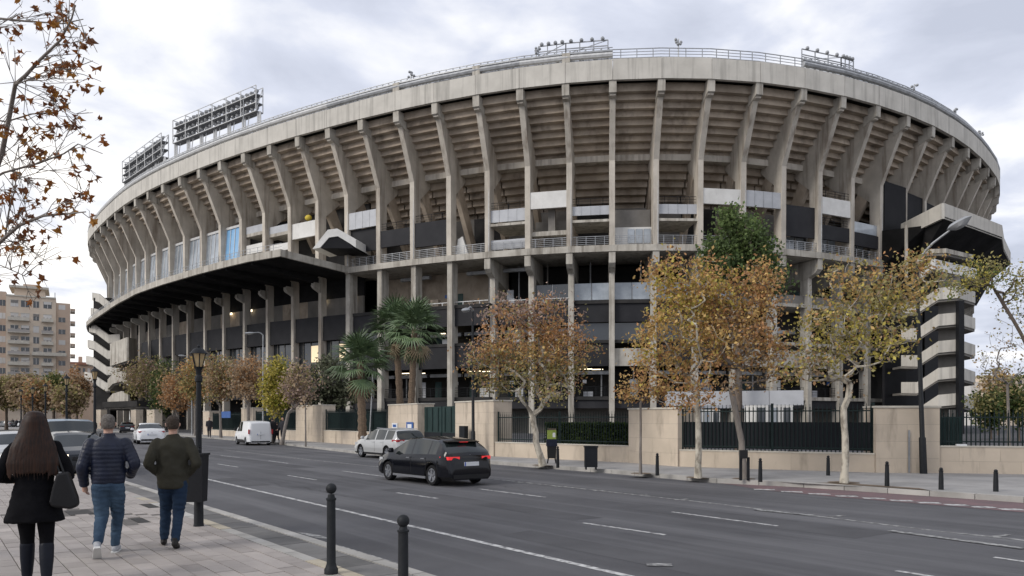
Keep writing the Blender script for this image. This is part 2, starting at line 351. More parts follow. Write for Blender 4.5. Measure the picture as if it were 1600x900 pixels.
# near pavement: joint bed, then tiles, kerb and gutter stones of their own
ZP = .12
b = MB(); b.prism([nk(-40, -.16, -.02), nk(24.4, -.16, -.02), nk(24.4, -26, -.02), nk(-40, -26, -.02)], (0, 0, ZP - .012 + .02))
npav = tag(b.build('near_pavement', 'joint'), kind='structure')
tl, tw = .40, .20
tile_me = MB().box((.002, .005, ZP - .02), (tl - .002, tw - .005, ZP)).mesh('tile'); tile_me.materials.append(MATS['pave_tile'])
rz_t = math.atan2(U.y, U.x); cells = []
gaps = [(gp(244, 789, ZP), .42), (gp(228, 812, ZP), .36), (gp(124, 800, ZP), .4)]
for r_ in range(0, 70):
    for k in range(-24, 60):
        t0 = k * tl + (r_ % 2) * .2; w0 = -.74 - r_ * tw
        if t0 > 23.6: continue
        c = nk(t0 + tl / 2, w0 + tw / 2); 
        if any(abs((c - g).dot(U)) < rr * .9 + .12 and abs((c - g).dot(V)) < rr * .45 + .06 for g, rr in gaps): continue
        px = 800 + F * c.x / max(c.y, .1); py = HZ + F * (C - ZP) / max(c.y, .1)
        vis = c.y > 3 and -60 < px < 640 and 740 < py < 930
        cells.append((not vis, c.y, t0, w0))
cells.sort(); rest = MB()
for i, (nv, _, t0, w0) in enumerate(cells):
    p = nk(t0, w0)
    if i < 300 and not nv:
        o = mesh_obj('tile', tile_me, None, npav); o.location = p; o.rotation_euler = (R(random.uniform(-.12, .12)), R(random.uniform(-.12, .12)), rz_t + R(180) if False else rz_t); o.location.z += random.uniform(-.0025, .0025)
    else:
        z = ZP + random.uniform(-.002, .002)
        a = [nk(t0 + .003, w0 + .003), nk(t0 + tl - .004, w0 + .003), nk(t0 + tl - .004, w0 + tw - .004), nk(t0 + .003, w0 + tw - .004)]
        rest.hexa([Vector((q.x, q.y, ZP - .02)) for q in a] + [Vector((q.x, q.y, z)) for q in a])
tag(rest.build('outer_tiles', 'pave_tile', npav), kind='stuff')
for g, rr in gaps:      # service covers between the tiles
    bb = MB(); a = [g + U * sx * rr * .9 + V * sy * rr * .45 for sx, sy in ((-1, -1), (1, -1), (1, 1), (-1, 1))]
    bb.hexa([Vector((q.x, q.y, ZP - .02)) for q in a] + [Vector((q.x, q.y, ZP - .004)) for q in a]); bb.build('service_cover', 'grating', npav)
def stones(name, m, w0, w1, z, t0, t1, ln, parent):
    me = None
    t = t0; k = 0
    while t < t1:
        bb = MB(); q = [nk(t + .006, w0), nk(t + ln - .006, w0), nk(t + ln - .006, w1), nk(t + .006, w1)]; dz = random.uniform(-.003, .003)
        bb.hexa([Vector((p.x, p.y, -.02)) for p in q] + [Vector((p.x, p.y, z + dz)) for p in q]); bb.build(name, m if not (name == 'border_stone' and k % 7 in (2, 3)) else 'yellow_stone', parent); t += ln; k += 1
stones('kerb_stone', 'kerb_stone', -.155, .0, ZP + .006, -6, 24, .9, npav)
stones('gutter_stone', 'gutter_stone', -.56, -.165, ZP - .004, -6, 24, .62, npav)
stones('border_stone', 'kerb_stone', -.73, -.57, ZP + .001, -6, 24, .62, npav)

# far pavement up to the stadium wall, with kerb stones
WB = [gp(-500, 664.5, ZP), gp(100, 668, ZP), gp(200, 671.5, ZP), gp(300, 678, ZP), gp(400, 684, ZP), gp(487, 690, ZP), gp(557, 694.5, ZP), gp(650, 703, ZP), gp(772, 713, ZP), gp(985, 723, ZP), gp(1062, 729, ZP), gp(1234, 734, ZP), gp(1370, 738.5, ZP), gp(1469, 739, ZP), gp(1610, 741, ZP)]
WB.append(WB[-1] + Vector((9, -1.2, 0))); WB.append(WB[-1] + Vector((30, -4, 0)))
def resamp(pts, n):
    d = [0]
    for p, q in zip(pts, pts[1:]): d.append(d[-1] + (q - p).length)
    t = [k / (n - 1) * d[-1] for k in range(n)]
    return [Vector((float(np.interp(v, d, [p.x for p in pts])), float(np.interp(v, d, [p.y for p in pts])), 0)) for v in t]
def strip(name, A, B, m, z):
    b = MB(); n = len(A); b.add([(p.x, p.y, z) for p in A] + [(p.x, p.y, z) for p in B], [(k, k + 1, n + k + 1, n + k) for k in range(n - 1)])
    o = b.build(name, m)
    if o.data.polygons[n // 2].normal.z < 0: o.data.flip_normals()
    return tag(o, kind='structure')
FKr = resamp(FK, 60); WBr = resamp(WB, 60)
fpav = strip('far_pavement', [p + V * .12 for p in FKr], [p + V * .35 for p in WBr], 'far_pave', ZP)
yard = strip('stadium_yard', [p + V * .36 for p in WBr], [p + V * 600 + Vector((0, 60, 0)) for p in WBr], 'old_asphalt', ZP - .01)
kl = MB()
for i in range(len(FK) - 1):
    a, c = FK[i], FK[i + 1]; ln = (c - a).length; n = max(1, round(ln / 1.0)); dd = (c - a) / n; sd = Vector((-dd.y, dd.x, 0)).normalized() * -.0
    nrm = Vector((dd.y, -dd.x, 0)).normalized(); nrm = nrm if nrm.dot(V) > 0 else -nrm
    for k in range(n):
        p0 = a + dd * (k + .008); p1 = a + dd * (k + .992)
        q = [p0, p1, p1 + nrm * .24, p0 + nrm * .24]; H = [Vector((v.x, v.y, -.02)) for v in q] + [Vector((v.x, v.y, ZP + .005)) for v in q]
        low = a.x > 5.5
        if low: H = [v if v.z < 0 else Vector((v.x, v.y, ZP + .004)) for v in H]
        if p0.y < 60 and p0.y > 3: MB().hexa(H).build('kerb_stone', 'kerb_stone', fpav)
        else: kl.hexa(H)
tag(kl.build('distant_kerb', 'kerb_stone', fpav), kind='stuff')
# paving joints of the far side: slabs of about a metre, laid as thin raised sheets in the nearest stretch
for x, y, r_ in [(848, 727, .5), (1001, 739.8, .4), (1091, 746, .45), (1318, 754, .5), (1162, 748, .4)]:
    p = gp(x, y, ZP); sheet('tree_pit', [p + Vector((math.cos(a * .7) * r_ * .8, math.sin(a * .7) * r_ * .8, 0)) for a in range(9)], 'soil', ZP + .004, fpav)
p = gp(1352, 759, ZP); sheet('sand_patch', [p + U * -1.6 - V * .15, p - U * -1.2 - V * .15, p - U * -.8 + V * .35, p + U * -1.1 + V * .35], 'soil', ZP + .004, fpav)

# ------------------------------------------------------------------ the stadium
RIM = [(140, 374), (147, 363), (156, 353), (167, 343), (179, 332), (192, 321), (210, 310), (229.5, 298.5), (252, 287.5), (279.5, 276.5), (309, 264), (341, 251), (379, 239), (419, 226), (464, 212), (510.5, 200), (562, 186), (617, 172), (679, 160), (742, 147.5), (812, 137), (883, 129.5), (957, 124), (1033, 121), (1113, 122), (1189, 127), (1258.5, 137), (1321, 149), (1374, 164), (1422, 180), (1462, 197), (1492, 214), (1516, 231), (1534, 247), (1546, 261), (1556, 277)]
HB = C + 36.0
P2 = [Vector(((x - 800) / F * 36 * F / (HZ - y), 36 * F / (HZ - y))) for x, y in RIM]
for _ in range(2): P2 = [P2[0]] + [P2[i] * .6 + (P2[i - 1] + P2[i + 1]) * .2 for i in range(1, len(P2) - 1)] + [P2[-1]]
def extend(pts, ang, n):              # carry the oval on round behind
    pts = list(pts)
    for _ in range(n):
        d = (pts[-1] - pts[-2]).normalized(); ca, sa = math.cos(ang), math.sin(ang)
        pts.append(pts[-1] + Vector((d.x * ca - d.y * sa, d.x * sa + d.y * ca)) * 5.5)
    return pts
P2 = extend(P2, R(4.0), 9); P2 = extend(P2[::-1], R(-4.5), 7)[::-1]; F0 = 7         # F0: index of the first measured frame
NF = len(P2); FR = []
for i, p in enumerate(P2):
    t = (P2[min(i + 1, NF - 1)] - P2[max(i - 1, 0)]).normalized(); FR.append((p, t, Vector((-t.y, t.x))))
def pt(i, s, h, lat=0):
    i += F0; i = max(0, min(NF - 1, i)); p, t, n = FR[i]; q = p + n * s + t * lat; return Vector((q.x, q.y, h))
def mid(i, s, h, f):  return pt(i, s, h) * (1 - f) + pt(i + 1, s, h) * f
def proj(p): return (800 + F * p.x / p.y, HZ - F * (p.z - C) / p.y)
def bayh(i, s, y): return C + (HZ - y) * mid(i, s, 0, .5).y / F
LO, HI = -F0, NF - F0 - 2
st = thing('stadium', 'vast oval concrete football stadium with raking fins behind the beige street wall', 'stadium', (8, 140, 0))
def bay(b, i, s0, s1, h0, h1, f0=0.002, f1=.998, s0b=None, s1b=None):
    s0b = s0 if s0b is None else s0b; s1b = s1 if s1b is None else s1b
    return b.hexa([mid(i, s0, h0, f0), mid(i, s0, h0, f1), mid(i, s1, h0, f1), mid(i, s1, h0, f0), mid(i, s0b, h1, f0), mid(i, s0b, h1, f1), mid(i, s1b, h1, f1), mid(i, s1b, h1, f0)])
def bp(name, m, i, s0, s1, h0, h1, f0=.002, f1=.998, parent=st, **k): return bay(MB(), i, s0, s1, h0, h1, f0, f1, **k).build(name, m, parent)
def frame_mesh(name, poly, hw, m, lat=0):     # polygon in (s, h), extruded across; local x along the rim, y inward
    b = MB(); b.prism([(-hw + lat, s, h) for s, h in poly], (2 * hw, 0, 0)); me = b.mesh(name); me.materials.append(MATS[m])
    bm = bmesh.new(); bm.from_mesh(me); bmesh.ops.recalc_face_normals(bm, faces=bm.faces); bm.to_mesh(me); bm.free(); return me
def put(name, me, i, parent=st):
    o = mesh_obj(name, me, None, parent); p = pt(i, 0, 0); o.location = p - OFF[st]; t = FR[i + F0][1]; o.rotation_euler = (0, 0, math.atan2(t.y, t.x)); return o
fin_me = frame_mesh('fin', [(.12, HB - .02), (.30, HB - 1.5), (.85, HB - 1.62), (3.35, 30.4), (3.45, 20.3), (4.75, 20.3), (4.75, 28.6), (7.3, 30.8), (1.5, HB - .1)], .31, 'fin_concrete')
head_me = frame_mesh('fin_head', [(.0, HB - .01), (.05, HB - 1.25), (1.7, HB - 1.95), (1.7, HB - .01)], .39, 'concrete')
rak_me = frame_mesh('raker', [(4.8, 29.4), (10.4, 21.0), (11.7, 21.0), (6.3, 30.2)], .28, 'soffit_concrete')
col_me = frame_mesh('column', [(5.0, 0), (5.0, 20.3), (6.2, 20.3), (6.2, 0)], .31, 'concrete')
coll_me = frame_mesh('column', [(3.9, 0), (3.9, 20.3), (4.9, 20.3), (4.9, 0)], .24, 'fin_concrete')
colf_me = frame_mesh('column', [(3.65, 0), (3.65, 20.3), (5.1, 20.3), (5.1, 0)], .33, 'concrete')
cor_me = frame_mesh('corbel', [(3.4, 20.28), (3.4, 19.1), (3.9, 18.7), (5.0, 18.3), (9.6, 17.4), (9.6, 20.28)], .36, 'concrete')
corl_me = frame_mesh('corbel', [(2.7, 19.6), (2.6, 19.1), (2.9, 18.8), (3.9, 18.4), (3.9, 19.6)], .26, 'concrete')
for i in range(LO, HI + 2):
    put('fin', fin_me, i); put('fin_head', head_me, i)
    if i >= 13: put('raker', rak_me, i)
    if 15 <= i <= 18: put('column', colf_me, i)
    elif i < 15: put('column', coll_me, i); (put('corbel', corl_me, i) if i >= 1 else None)
    else: put('column', col_me, i); put('corbel', cor_me, i)
lower = MB(); outer_steps = MB()
for i in range(LO, HI + 1):
    bp('fascia_panel', 'fascia_concrete', i, -.12, .3, HB - .01 + .01 * (i % 2), HB + 2.18 + .02 * (i % 3), .004, .996)
    bp('rim_walkway', 'grey_concrete', i, .31, 4.5, HB + 1.3, HB + 1.6)
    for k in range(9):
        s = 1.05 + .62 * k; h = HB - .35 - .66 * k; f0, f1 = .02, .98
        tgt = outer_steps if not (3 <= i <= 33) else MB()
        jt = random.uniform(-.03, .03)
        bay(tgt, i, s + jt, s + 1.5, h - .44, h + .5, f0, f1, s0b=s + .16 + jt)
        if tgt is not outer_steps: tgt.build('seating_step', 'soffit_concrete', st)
    for k in range(11):
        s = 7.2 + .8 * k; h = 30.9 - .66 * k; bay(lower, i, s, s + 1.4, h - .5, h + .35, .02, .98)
    bp('ring_beam', 'fin_concrete', i, 5.75, 6.9, 31.15, 31.85, .03, .97)
    bp('back_wall', 'shaded_concrete', i, 15.0, 15.3, 0, 27)
    bay(MB(), i, 16.4, 16.8, 24.2, HB + 1.25, 0, 1, s0b=3.2, s1b=3.6).build('stand_deck', 'shaded_concrete', st)
tag(outer_steps.build('distant_seating_steps', 'soffit_concrete', st), kind='stuff')
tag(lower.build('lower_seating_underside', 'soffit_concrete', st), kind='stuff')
# concrete box joints on the underside
for i in range(14, 31):
    a = mid(i, 1.2, HB - .2, .5); c = mid(i, 6.0, 31.5, .5); 

def railing(i, s, h, ht=1.05, n=4, m='metal', rails=4, f0=0., f1=1., name='railing', parent=st, r=.05):
    b = MB()
    for k in range(rails): z = h + ht * (k + 1) / rails; b.bar(mid(i, s, z, f0), mid(i, s, z, f1), r if k == rails - 1 else r * .7)
    for k in range(n): f = f0 + (f1 - f0) * (k + .5) / n; b.bar(mid(i, s, h, f), mid(i, s, h + ht, f), r * 1.1)
    return b.build(name, m, parent)
# rim railing, cable trays and pipe gantry along the top
for i in range(LO, HI + 1):
    railing(i, .35, HB + 2.15, 1.25, 3 if i % 3 else 4, 'metal', 4, name='rim_railing', r=.075)
    if i < 22 or i >= 26:
        b = MB(); f = .0
        b.tube([mid(i, .15, HB + 2.75, .0), mid(i, .15, HB + 2.75 , 1)], .30, 8); b.build('cable_duct', 'white_metal' if i < 15 or 20 <= i < 24 else 'metal', st, 40)
        b = MB(); b.tube([mid(i, .25, HB + 3.25, 0), mid(i, .25, HB + 3.25, 1)], .15, 6)
        for k in range(3): q = mid(i, .3, HB + 2.1, (k + .3) / 3); b.bar(q, q + Vector((0, 0, 1.45)), .09); 
        b.build('lamp_gantry', 'metal', st)
        b = MB()
        for k in range(6): b.bar(mid(i, .45, HB + 2.3, k / 6), mid(i, .45, HB + 3.7, (k + .5) / 6), .06); b.bar(mid(i, .45, HB + 3.7, (k + .5) / 6), mid(i, .45, HB + 2.3, (k + 1) / 6), .06)
        for z in (2.3, 3.0, 3.7): b.bar(mid(i, .45, HB + z, 0), mid(i, .45, HB + z, 1), .07)
        b.build('gantry_lattice', 'white_metal' if i < 14 else 'metal', st)
    if i in (17, 20, 23, 29, 31, 33):
        b = MB(); q = mid(i, .4, HB + 2.1, .35); b.tube([q, q + Vector((0, 0, 2.3))], .07, 6)
        for k in range(6): b.ball(q + Vector((random.uniform(-.4, .4), random.uniform(-.2, .2), 1.7 + .25 * (k % 3))), .16, n=6)
        b.build('speaker_cluster', 'metal', st)
for i, f0, f1 in ((20, .4, 1), (21, 0, .9), (26, 0, 1), (27, 0, .35)):     # raised lighting frames
    b = MB()
    for z in (HB + 3.9, HB + 4.5): b.bar(mid(i, .4, z, f0), mid(i, .4, z, f1), .09)
    for k in range(4): f = f0 + (f1 - f0) * k / 3; b.bar(mid(i, .4, HB + 2.1, f), mid(i, .4, HB + 4.5, f), .10)
    b.bar(mid(i, .4, HB + 3.3, f0), mid(i, .4, HB + 4.5, f1), .06)
    for k in range(4): b.ball(mid(i, .3, HB + 4.65, f0 + (f1 - f0) * (k + .5) / 4), .22, n=6)
    b.build('lighting_frame', 'metal', st)
q = mid(11, .5, HB + 2, .9); MB().tube([q, q + Vector((0, 0, 5.5)), q + Vector((.3, 0, 5.7))], [.08, .05, .04], 6).build('lightning_mast', 'metal', st)
for i in (16, 18, 20): 
    bp('plinth_block', 'concrete', i, -.1, .8, HB + 2.2, HB + 3.2, .93, 1.1)

# the deck with its railing (from the canopy corner to the right)
for i in range(15, HI + 1):
    bp('deck_slab', 'concrete', i, 3.30, 10.5, 20.34, 21.06, .0, 1)
    if i < 31: railing(i, 3.6, 21.06, 1.05, 4, 'metal', 5, .07, .93, name='deck_railing', r=.055)
    bp('deck_back_wall', 'grey_concrete' if i % 3 else 'shaded_concrete', i, 10.2, 10.5, 21.06, 27.0)
# panels, boxes and windows hung between the columns: (bay, part name, material, photo rows, setback, depth)
PAN = [(13, 'balcony_panel', 'white_panel', 347, 371, 3.6, .3), (15, 'balcony_panel', 'grey_panel', 330, 356, 3.5, .2), (15, 'screen_panel', 'charcoal_panel', 357, 393, 3.9, .2),
       (16, 'balcony_panel', 'charcoal_panel', 358, 384, 3.5, .3), (17, 'balcony_panel', 'charcoal_panel', 346, 384, 3.5, .3),
       (19, 'balcony_panel', 'grey_panel', 327, 346, 3.7, .12), (19, 'balcony_slab', 'concrete', 348, 352, 3.5, 5), (19, 'railing_panel', 'grey_panel', 374, 388, 3.8, .1),
       (20, 'balcony_panel', 'white_panel', 299, 325, 3.45, .3), (20, 'cross_beam', 'concrete', 361, 368, 4.0, .8), (20, 'screen_panel', 'grey_concrete', 346, 361, 6.0, .3),
       (21, 'balcony_panel', 'grey_panel', 322, 336, 3.7, .12), (21, 'balcony_slab', 'concrete', 343, 347, 3.5, 5),
       (22, 'screen_panel', 'grey_concrete', 328, 355, 5.5, .3), (22, 'kiosk_front', 'white_panel', 355, 382, 4.6, .4),
       (23, 'balcony_panel', 'grey_panel', 319, 334, 3.7, .12), (23, 'balcony_slab', 'concrete', 341, 345, 3.5, 5),
       (24, 'balcony_panel', 'white_panel', 295, 319, 3.45, .3), (25, 'balcony_panel', 'grey_panel', 299, 324, 3.5, .15),
       (26, 'screen_panel', 'charcoal_panel', 322, 370, 3.9, .2), (27, 'balcony_panel', 'white_panel', 311, 337, 3.45, .3), (27, 'balcony_panel', 'charcoal_panel', 354, 376, 3.6, .3),
       (28, 'railing_panel', 'pale_glass', 349, 365, 3.8, .1), (28, 'balcony_panel', 'charcoal_panel', 366, 386, 3.6, .3),
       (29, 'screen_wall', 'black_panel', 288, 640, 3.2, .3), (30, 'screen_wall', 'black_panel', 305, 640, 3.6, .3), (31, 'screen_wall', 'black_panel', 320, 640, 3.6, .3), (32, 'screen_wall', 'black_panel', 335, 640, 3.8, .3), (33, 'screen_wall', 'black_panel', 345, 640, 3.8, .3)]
for i, nm, m_, ya, yb, s, d in PAN:
    o = bp(nm, m_, i, s, s + d, bayh(i, s, yb), bayh(i, s, ya), .062, .938)
    if m_ == 'grey_panel' and nm == 'balcony_panel':
        for k in range(1, 4): bay(MB(), i, s - .03, s, bayh(i, s, yb), bayh(i, s, ya), .062 + .219 * k - .004, .062 + .219 * k + .004).build('panel_seam', 'metal', o)
    if nm == 'balcony_panel' and i in (19, 21, 23, 27, 16, 17): railing(i, s + .2, bayh(i, s, ya), .9, 3, 'dark_metal', 3, .07, .93, name='balcony_railing')
for i in (22, 26, 27, 28):                  # glazed fronts behind the deck railing
    s = 4.55 if i == 22 else 5.4; y0, y1 = (358, 380) if i == 22 else (371, 391)
    for k in range(3): 
        f0 = (.36 if i == 22 else .1) + k * (.19 if i == 22 else .27); o = bp('window', 'pale_glass', i, s - .05, s, bayh(i, s, y1), bayh(i, s, y0), f0, f0 + (.17 if i == 22 else .24))
        bay(MB(), i, s - .09, s - .051, bayh(i, s, y1), bayh(i, s, y0), f0, f0 + .012).build('mullion', 'white_metal', o)
MB().hexa([mid(20, s, bayh(20, 4, y), f) for y in (360, 325) for s, f in ((4.6, .45), (4.6, .62), (5.2, .62), (5.2, .45))]).build('hanging_post', 'grey_concrete', st)
b = MB(); b.prism([mid(18, 4.4, 21.1, .1), mid(18, 4.4, 21.1, .42), mid(18, 4.4, bayh(18, 4.4, 368), .26), mid(18, 4.4, bayh(18, 4.4, 372), .14)], FR[18 + F0][2].to_3d() * .25); b.build('gable_panel', 'white_panel', st)
o = MB().ball(mid(13, 4.6, bayh(13, 4.6, 340), .45), .5, .35, .42, n=8).build('yellow_tarpaulin', 'yellow_cloth', st, 180)
# white folded stair roof at the canopy corner
fold = [(488, 389), (512, 359), (527, 357), (556, 374), (556, 387), (546, 380), (528, 369), (514, 371), (500, 387)]
b = MB(); b.prism([at(x, y, 90) for x, y in fold], (1.0, 4.5, 0)); b.build('stair_roof', 'white_panel', st)
b = MB(); b.prism([at(x, y, 88.5) for x, y in [(395, 392), (400, 378), (408, 372), (462, 381), (457, 392)]], (.8, 1.2, 0)); 
MB().prism([at(x, y, 90.08) for x, y in [(501, 387.5), (514.5, 371.5), (528, 369.5), (545.5, 380.5), (553, 388)]], (1.0, 4.3, 0)).build('stair_roof_shade', 'black_panel', st)  # solid black prism standing for the shade under the arched roof
# concrete stand wall behind the right part of the deck and dark rooms below it
LEV = [(4.35, .4), (10.75, .35), (15.3, .4)]
for i in range(LO, HI + 1):
    f0, f1 = .06, .94
    if i >= 15:
        for h, th in LEV: bp('floor_slab', 'shaded_concrete' if i < 25 else 'concrete', i, 5.3 if i > 18 else 4.2, 14.8, h - th, h, .0, 1)
    if 15 <= i < 29:
        sx = 5.5 if i > 18 else 4.3
        rightp = i >= 25
        bp('parapet', 'grey_concrete' if rightp else 'charcoal_panel', i, sx, sx + .25, 12.8 if not rightp else 15.32, 15.28 if not rightp else 16.3, f0, f1)
        bp('parapet', ('concrete' if i in (22, 25, 26, 27) else 'charcoal_panel'), i, sx, sx + .25, 7.8, 10.38 if i not in (22, 25, 26, 27) else 9.8, f0, f1)
        bp('parapet', 'charcoal_panel' if i not in (24, 25) else 'grey_panel', i, sx, sx + .25, 3.0, 3.94, f0, f1)
        railing(i, sx + .1, 4.36, 1.1, 4, 'dark_metal', 4, f0, f1, name='gallery_railing', r=.05)
        if i in (18, 19, 20, 17): railing(i, sx + .1, 15.32, .35, 2, 'white_metal', 1, f0, f1, name='gallery_railing', r=.09)
        # room backs
        bp('room_wall', 'soffit_concrete' if i < 19 else ('shaded_concrete' if i < 26 else 'grey_concrete'), i, 9.6 if i < 19 else 11.5, 9.9 if i < 19 else 11.8, 15.32, 20.3, .0, 1)
        bp('room_wall', 'shaded_concrete' if i not in (18, 26) else 'grey_concrete', i, 10.8, 11.1, 4.36, 7.9, .0, 1)
        bp('room_wall', 'shaded_concrete', i, 9.2, 9.5, 10.76, 14.85, .0, 1)
        if i in (20, 21, 22, 23, 24): 
            for k in range(2): o = bp('window', 'pale_glass' if i != 20 else 'dark_glass', i, sx + .3, sx + .36, 15.4, 17.3, f0 + .44 * k, f0 + .44 * k + .43); bay(MB(), i, sx + .26, sx + .299, 15.4, 17.3, f0 + .44 * k, f0 + .44 * k + .012).build('mullion', 'metal', o)
        if i in (21, 22, 15, 23): bp('window', 'dark_glass', i, sx + .5, sx + .55, 10.8, 12.75, f0, f1)
        for h, on in ((7.62, i in (16, 18, 21)), (12.4, i in (17, 21, 15))):
            if on:
                for k in range(2): bay(MB(), i, 6.9 + k * .9, 7.05 + k * .9, h - .08, h, .18 + .3 * k, .50 + .28 * k).build('tube_lamp', 'tube_light', st)
    if i < 15:                                # under the canopy: dark bands, grey recessed walls
        sx = 4.2
        bp('parapet', 'charcoal_panel', i, sx, sx + .25, 12.1, 15.3, f0, f1)
        bp('parapet', 'charcoal_panel', i, sx + .3, sx + .5, 4.6, 8.9, f0, f1)
        bp('room_wall', 'grey_concrete' if i % 3 else 'soffit_concrete', i, 6.6, 6.9, 15.3, 18.0, 0, 1); bp('room_wall', 'shaded_soffit', i, 6.7, 7.0, 18.0, 20.4, 0, 1)  # upper wall band carries the canopy shade in its colour
        bp('window', 'dark_glass', i, sx + .7, sx + .75, 8.9, 12.1, f0, f1)
        for k in range(3): bay(MB(), i, sx + .62, sx + .7, 8.9, 12.1, .2 + .28 * k, .215 + .28 * k).build('window_post', 'grey_concrete', st)
        bp('room_wall', 'shaded_concrete', i, 8.8, 9.0, 0, 15.3, 0, 1)
        if i in (13, 14, 10, 9): bay(MB(), i, 6.1, 6.19, 17.6, 17.9, .55, .75).build('tube_lamp', 'tube_light', st)
        if i in (13, 14): bay(MB(), i, sx + .66, sx + .69, 9.4, 11.6, .5, .8).build('lit_pane', 'window_light', st)
    bp('plinth_wall', 'grey_concrete', i, 9, 9.3, 0, 4.2, 0, 1)
    if 15 <= i < 29:                          # pipes, doors, ducts and boxes inside the galleries
        rr = random.Random(i * 13 + 5)
        for lv, top in ((4.36, 7.7), (10.76, 12.7), (15.32, 20.2)):
            f = rr.uniform(.15, .8); s_ = 8.2 if lv > 12 else 7.6
            if rr.random() < .8: MB().tube([mid(i, s_, lv, f), mid(i, s_, top, f)], .09, 6).build('downpipe', rr.choice(['metal', 'grey_concrete', 'white_metal']), st)
            if rr.random() < .6: bp('duct', 'metal', i, s_ - .6, s_ - .1, top - .75, top - .35, .05, .95)
            if rr.random() < .7: f = rr.uniform(.1, .7); bp('door', rr.choice(['charcoal_panel', 'grey_panel', 'gate_green', 'white_panel']), i, s_, s_ + .1, lv, lv + 2.05, f, f + .19)
            if rr.random() < .6: f = rr.uniform(.1, .75); bp('sign_board', rr.choice(['sign_white', 'sign_blue', 'sign_white']), i, s_ - .05, s_, lv + 1.6, lv + 2.0, f, f + .1)
            if rr.random() < .5: f = rr.uniform(.1, .6); bp('crate_stack', rr.choice(['white_panel', 'grey_panel', 'soffit_concrete']), i, 6.6, 7.3, lv, lv + rr.uniform(.6, 1.3), f, f + rr.uniform(.1, .25))
    if i >= 14 and i < 30 and i % 2: MB().tube([pt(i, 3.42, 30.3, .2), pt(i, 3.40, 21.1, .2)], .05, 6).build('downpipe', 'metal', st)

# the canopy under the left-hand windows: its edge is measured, then swept as slabs bay by bay
EDGE = [(100, 540), (145, 500), (182, 475), (215, 457.5), (260, 442), (320, 425), (380, 410), (450, 398), (509, 389), (560, 381)]
def edge_y(x): return float(np.interp(x, [q[0] for q in EDGE], [q[1] for q in EDGE]))
def canopy_off(i):
    best = (1e9, 0)
    for k in range(-10, 110):
        d = k * .1; q = pt(i, -d, 20.4); x, y = proj(q); er = abs(y - edge_y(x))
        if er < best[0]: best = (er, d)
    return best[1]
CO = {i: canopy_off(i) for i in range(0, 16)}
for i in range(LO, 0): CO[i] = .3
for i in range(1, 15): CO[i] = CO[i] if abs(CO[i] - (CO[i - 1] + CO[i + 1]) / 2) < .7 else (CO[i - 1] + CO[i + 1]) / 2
for i in range(LO, 15):
    a, c = CO[i], CO[i + 1]
    def cq(s0, s1, h0, h1): return MB().hexa([pt(i, -a + s0, h0), pt(i + 1, -c + s0, h0), pt(i + 1, s1, h0), pt(i, s1, h0), pt(i, -a + s0, h1), pt(i + 1, -c + s0, h1), pt(i + 1, s1, h1), pt(i, s1, h1)])
    cq(.02, 8, 20.42, 20.62).build('canopy_soffit', 'shaded_soffit', st); cq(.12, 10, 20.62, 21.06).build('canopy_slab', 'concrete', st)
    MB().hexa([pt(i, -a, 20.38), pt(i + 1, -c, 20.38), pt(i + 1, -c + .3, 20.38), pt(i, -a + .3, 20.38), pt(i, -a, 21.2), pt(i + 1, -c, 21.2), pt(i + 1, -c + .3, 21.2), pt(i, -a + .3, 21.2)]).build('canopy_edge', 'concrete', st)
    b = MB()
    for z in (21.6, 22.0): b.bar(pt(i, -a + .4, z), pt(i + 1, -c + .4, z), .04)
    for k in range(4): f = k / 4; q = pt(i, -a + .4, 21.1) * (1 - f) + pt(i + 1, -c + .4, 21.1) * f; b.bar(q, q + Vector((0, 0, .9)), .05)
    b.build('canopy_railing', 'metal', st)
    bb = MB(); bb.hexa([pt(i, -a + .6, 20.1, -.15), pt(i, -a + .6, 20.1, .15), pt(i, 3.6, 19.4, .15), pt(i, 3.6, 19.4, -.15), pt(i, -a + .6, 20.41, -.15), pt(i, -a + .6, 20.41, .15), pt(i, 3.6, 20.41, .15), pt(i, 3.6, 20.41, -.15)]); bb.build('canopy_rib', 'shaded_soffit', st)
    # glazed bays on top of the canopy
    if i <= 10:
        m_ = 'blue_glass' if i == 10 else 'pale_glass'; s = 3.7
        for k in range(4):
            f0 = .08 + k * .215; o = bay(MB(), i, s, s + .08, 21.1, 29.7, f0, f0 + .19, s0b=s + .6, s1b=s + .68).build('window', m_, st)
            if i == 10: tag(o, 'blue tinted pane of the end window bay')
            bay(MB(), i, s - .06, s + .03, 21.1, 29.8, f0 - .02, f0 + .004, s0b=s + .54, s1b=s + .63).build('mullion', 'white_metal', o)
        bay(MB(), i, s - .02, s + .3, 24.3, 24.45, .07, .93).build('window_frame', 'white_metal', st); bay(MB(), i, s + .45, s + .9, 29.7, 30.05, .06, .94).build('window_frame', 'white_metal', st)
    bp('upper_back_wall', 'shaded_concrete', i, 7.8, 8.1, 21.06, 31, 0, 1)
    if i in (11, 12):
        bp('balcony_panel', 'white_panel', i, 4.0, 4.2, bayh(i, 4, 392 if i == 12 else 395), bayh(i, 4, 381), .08, .92); bp('balcony_slab', 'concrete', i, 4.0, 7.5, bayh(i, 4, 368), bayh(i, 4, 363), .06, .94); bp('balcony_panel', 'grey_panel', i, 4.0, 4.2, bayh(i, 4, 363), bayh(i, 4, 352), .08, .92)
a = CO[15]; MB().hexa([pt(15, -a, 20.38), pt(15, -a, 20.38, .3), pt(15, 5, 20.38, .3), pt(15, 5, 20.38), pt(15, -a, 21.2), pt(15, -a, 21.2, .3), pt(15, 5, 21.2, .3), pt(15, 5, 21.2)]).build('canopy_edge', 'concrete', st)

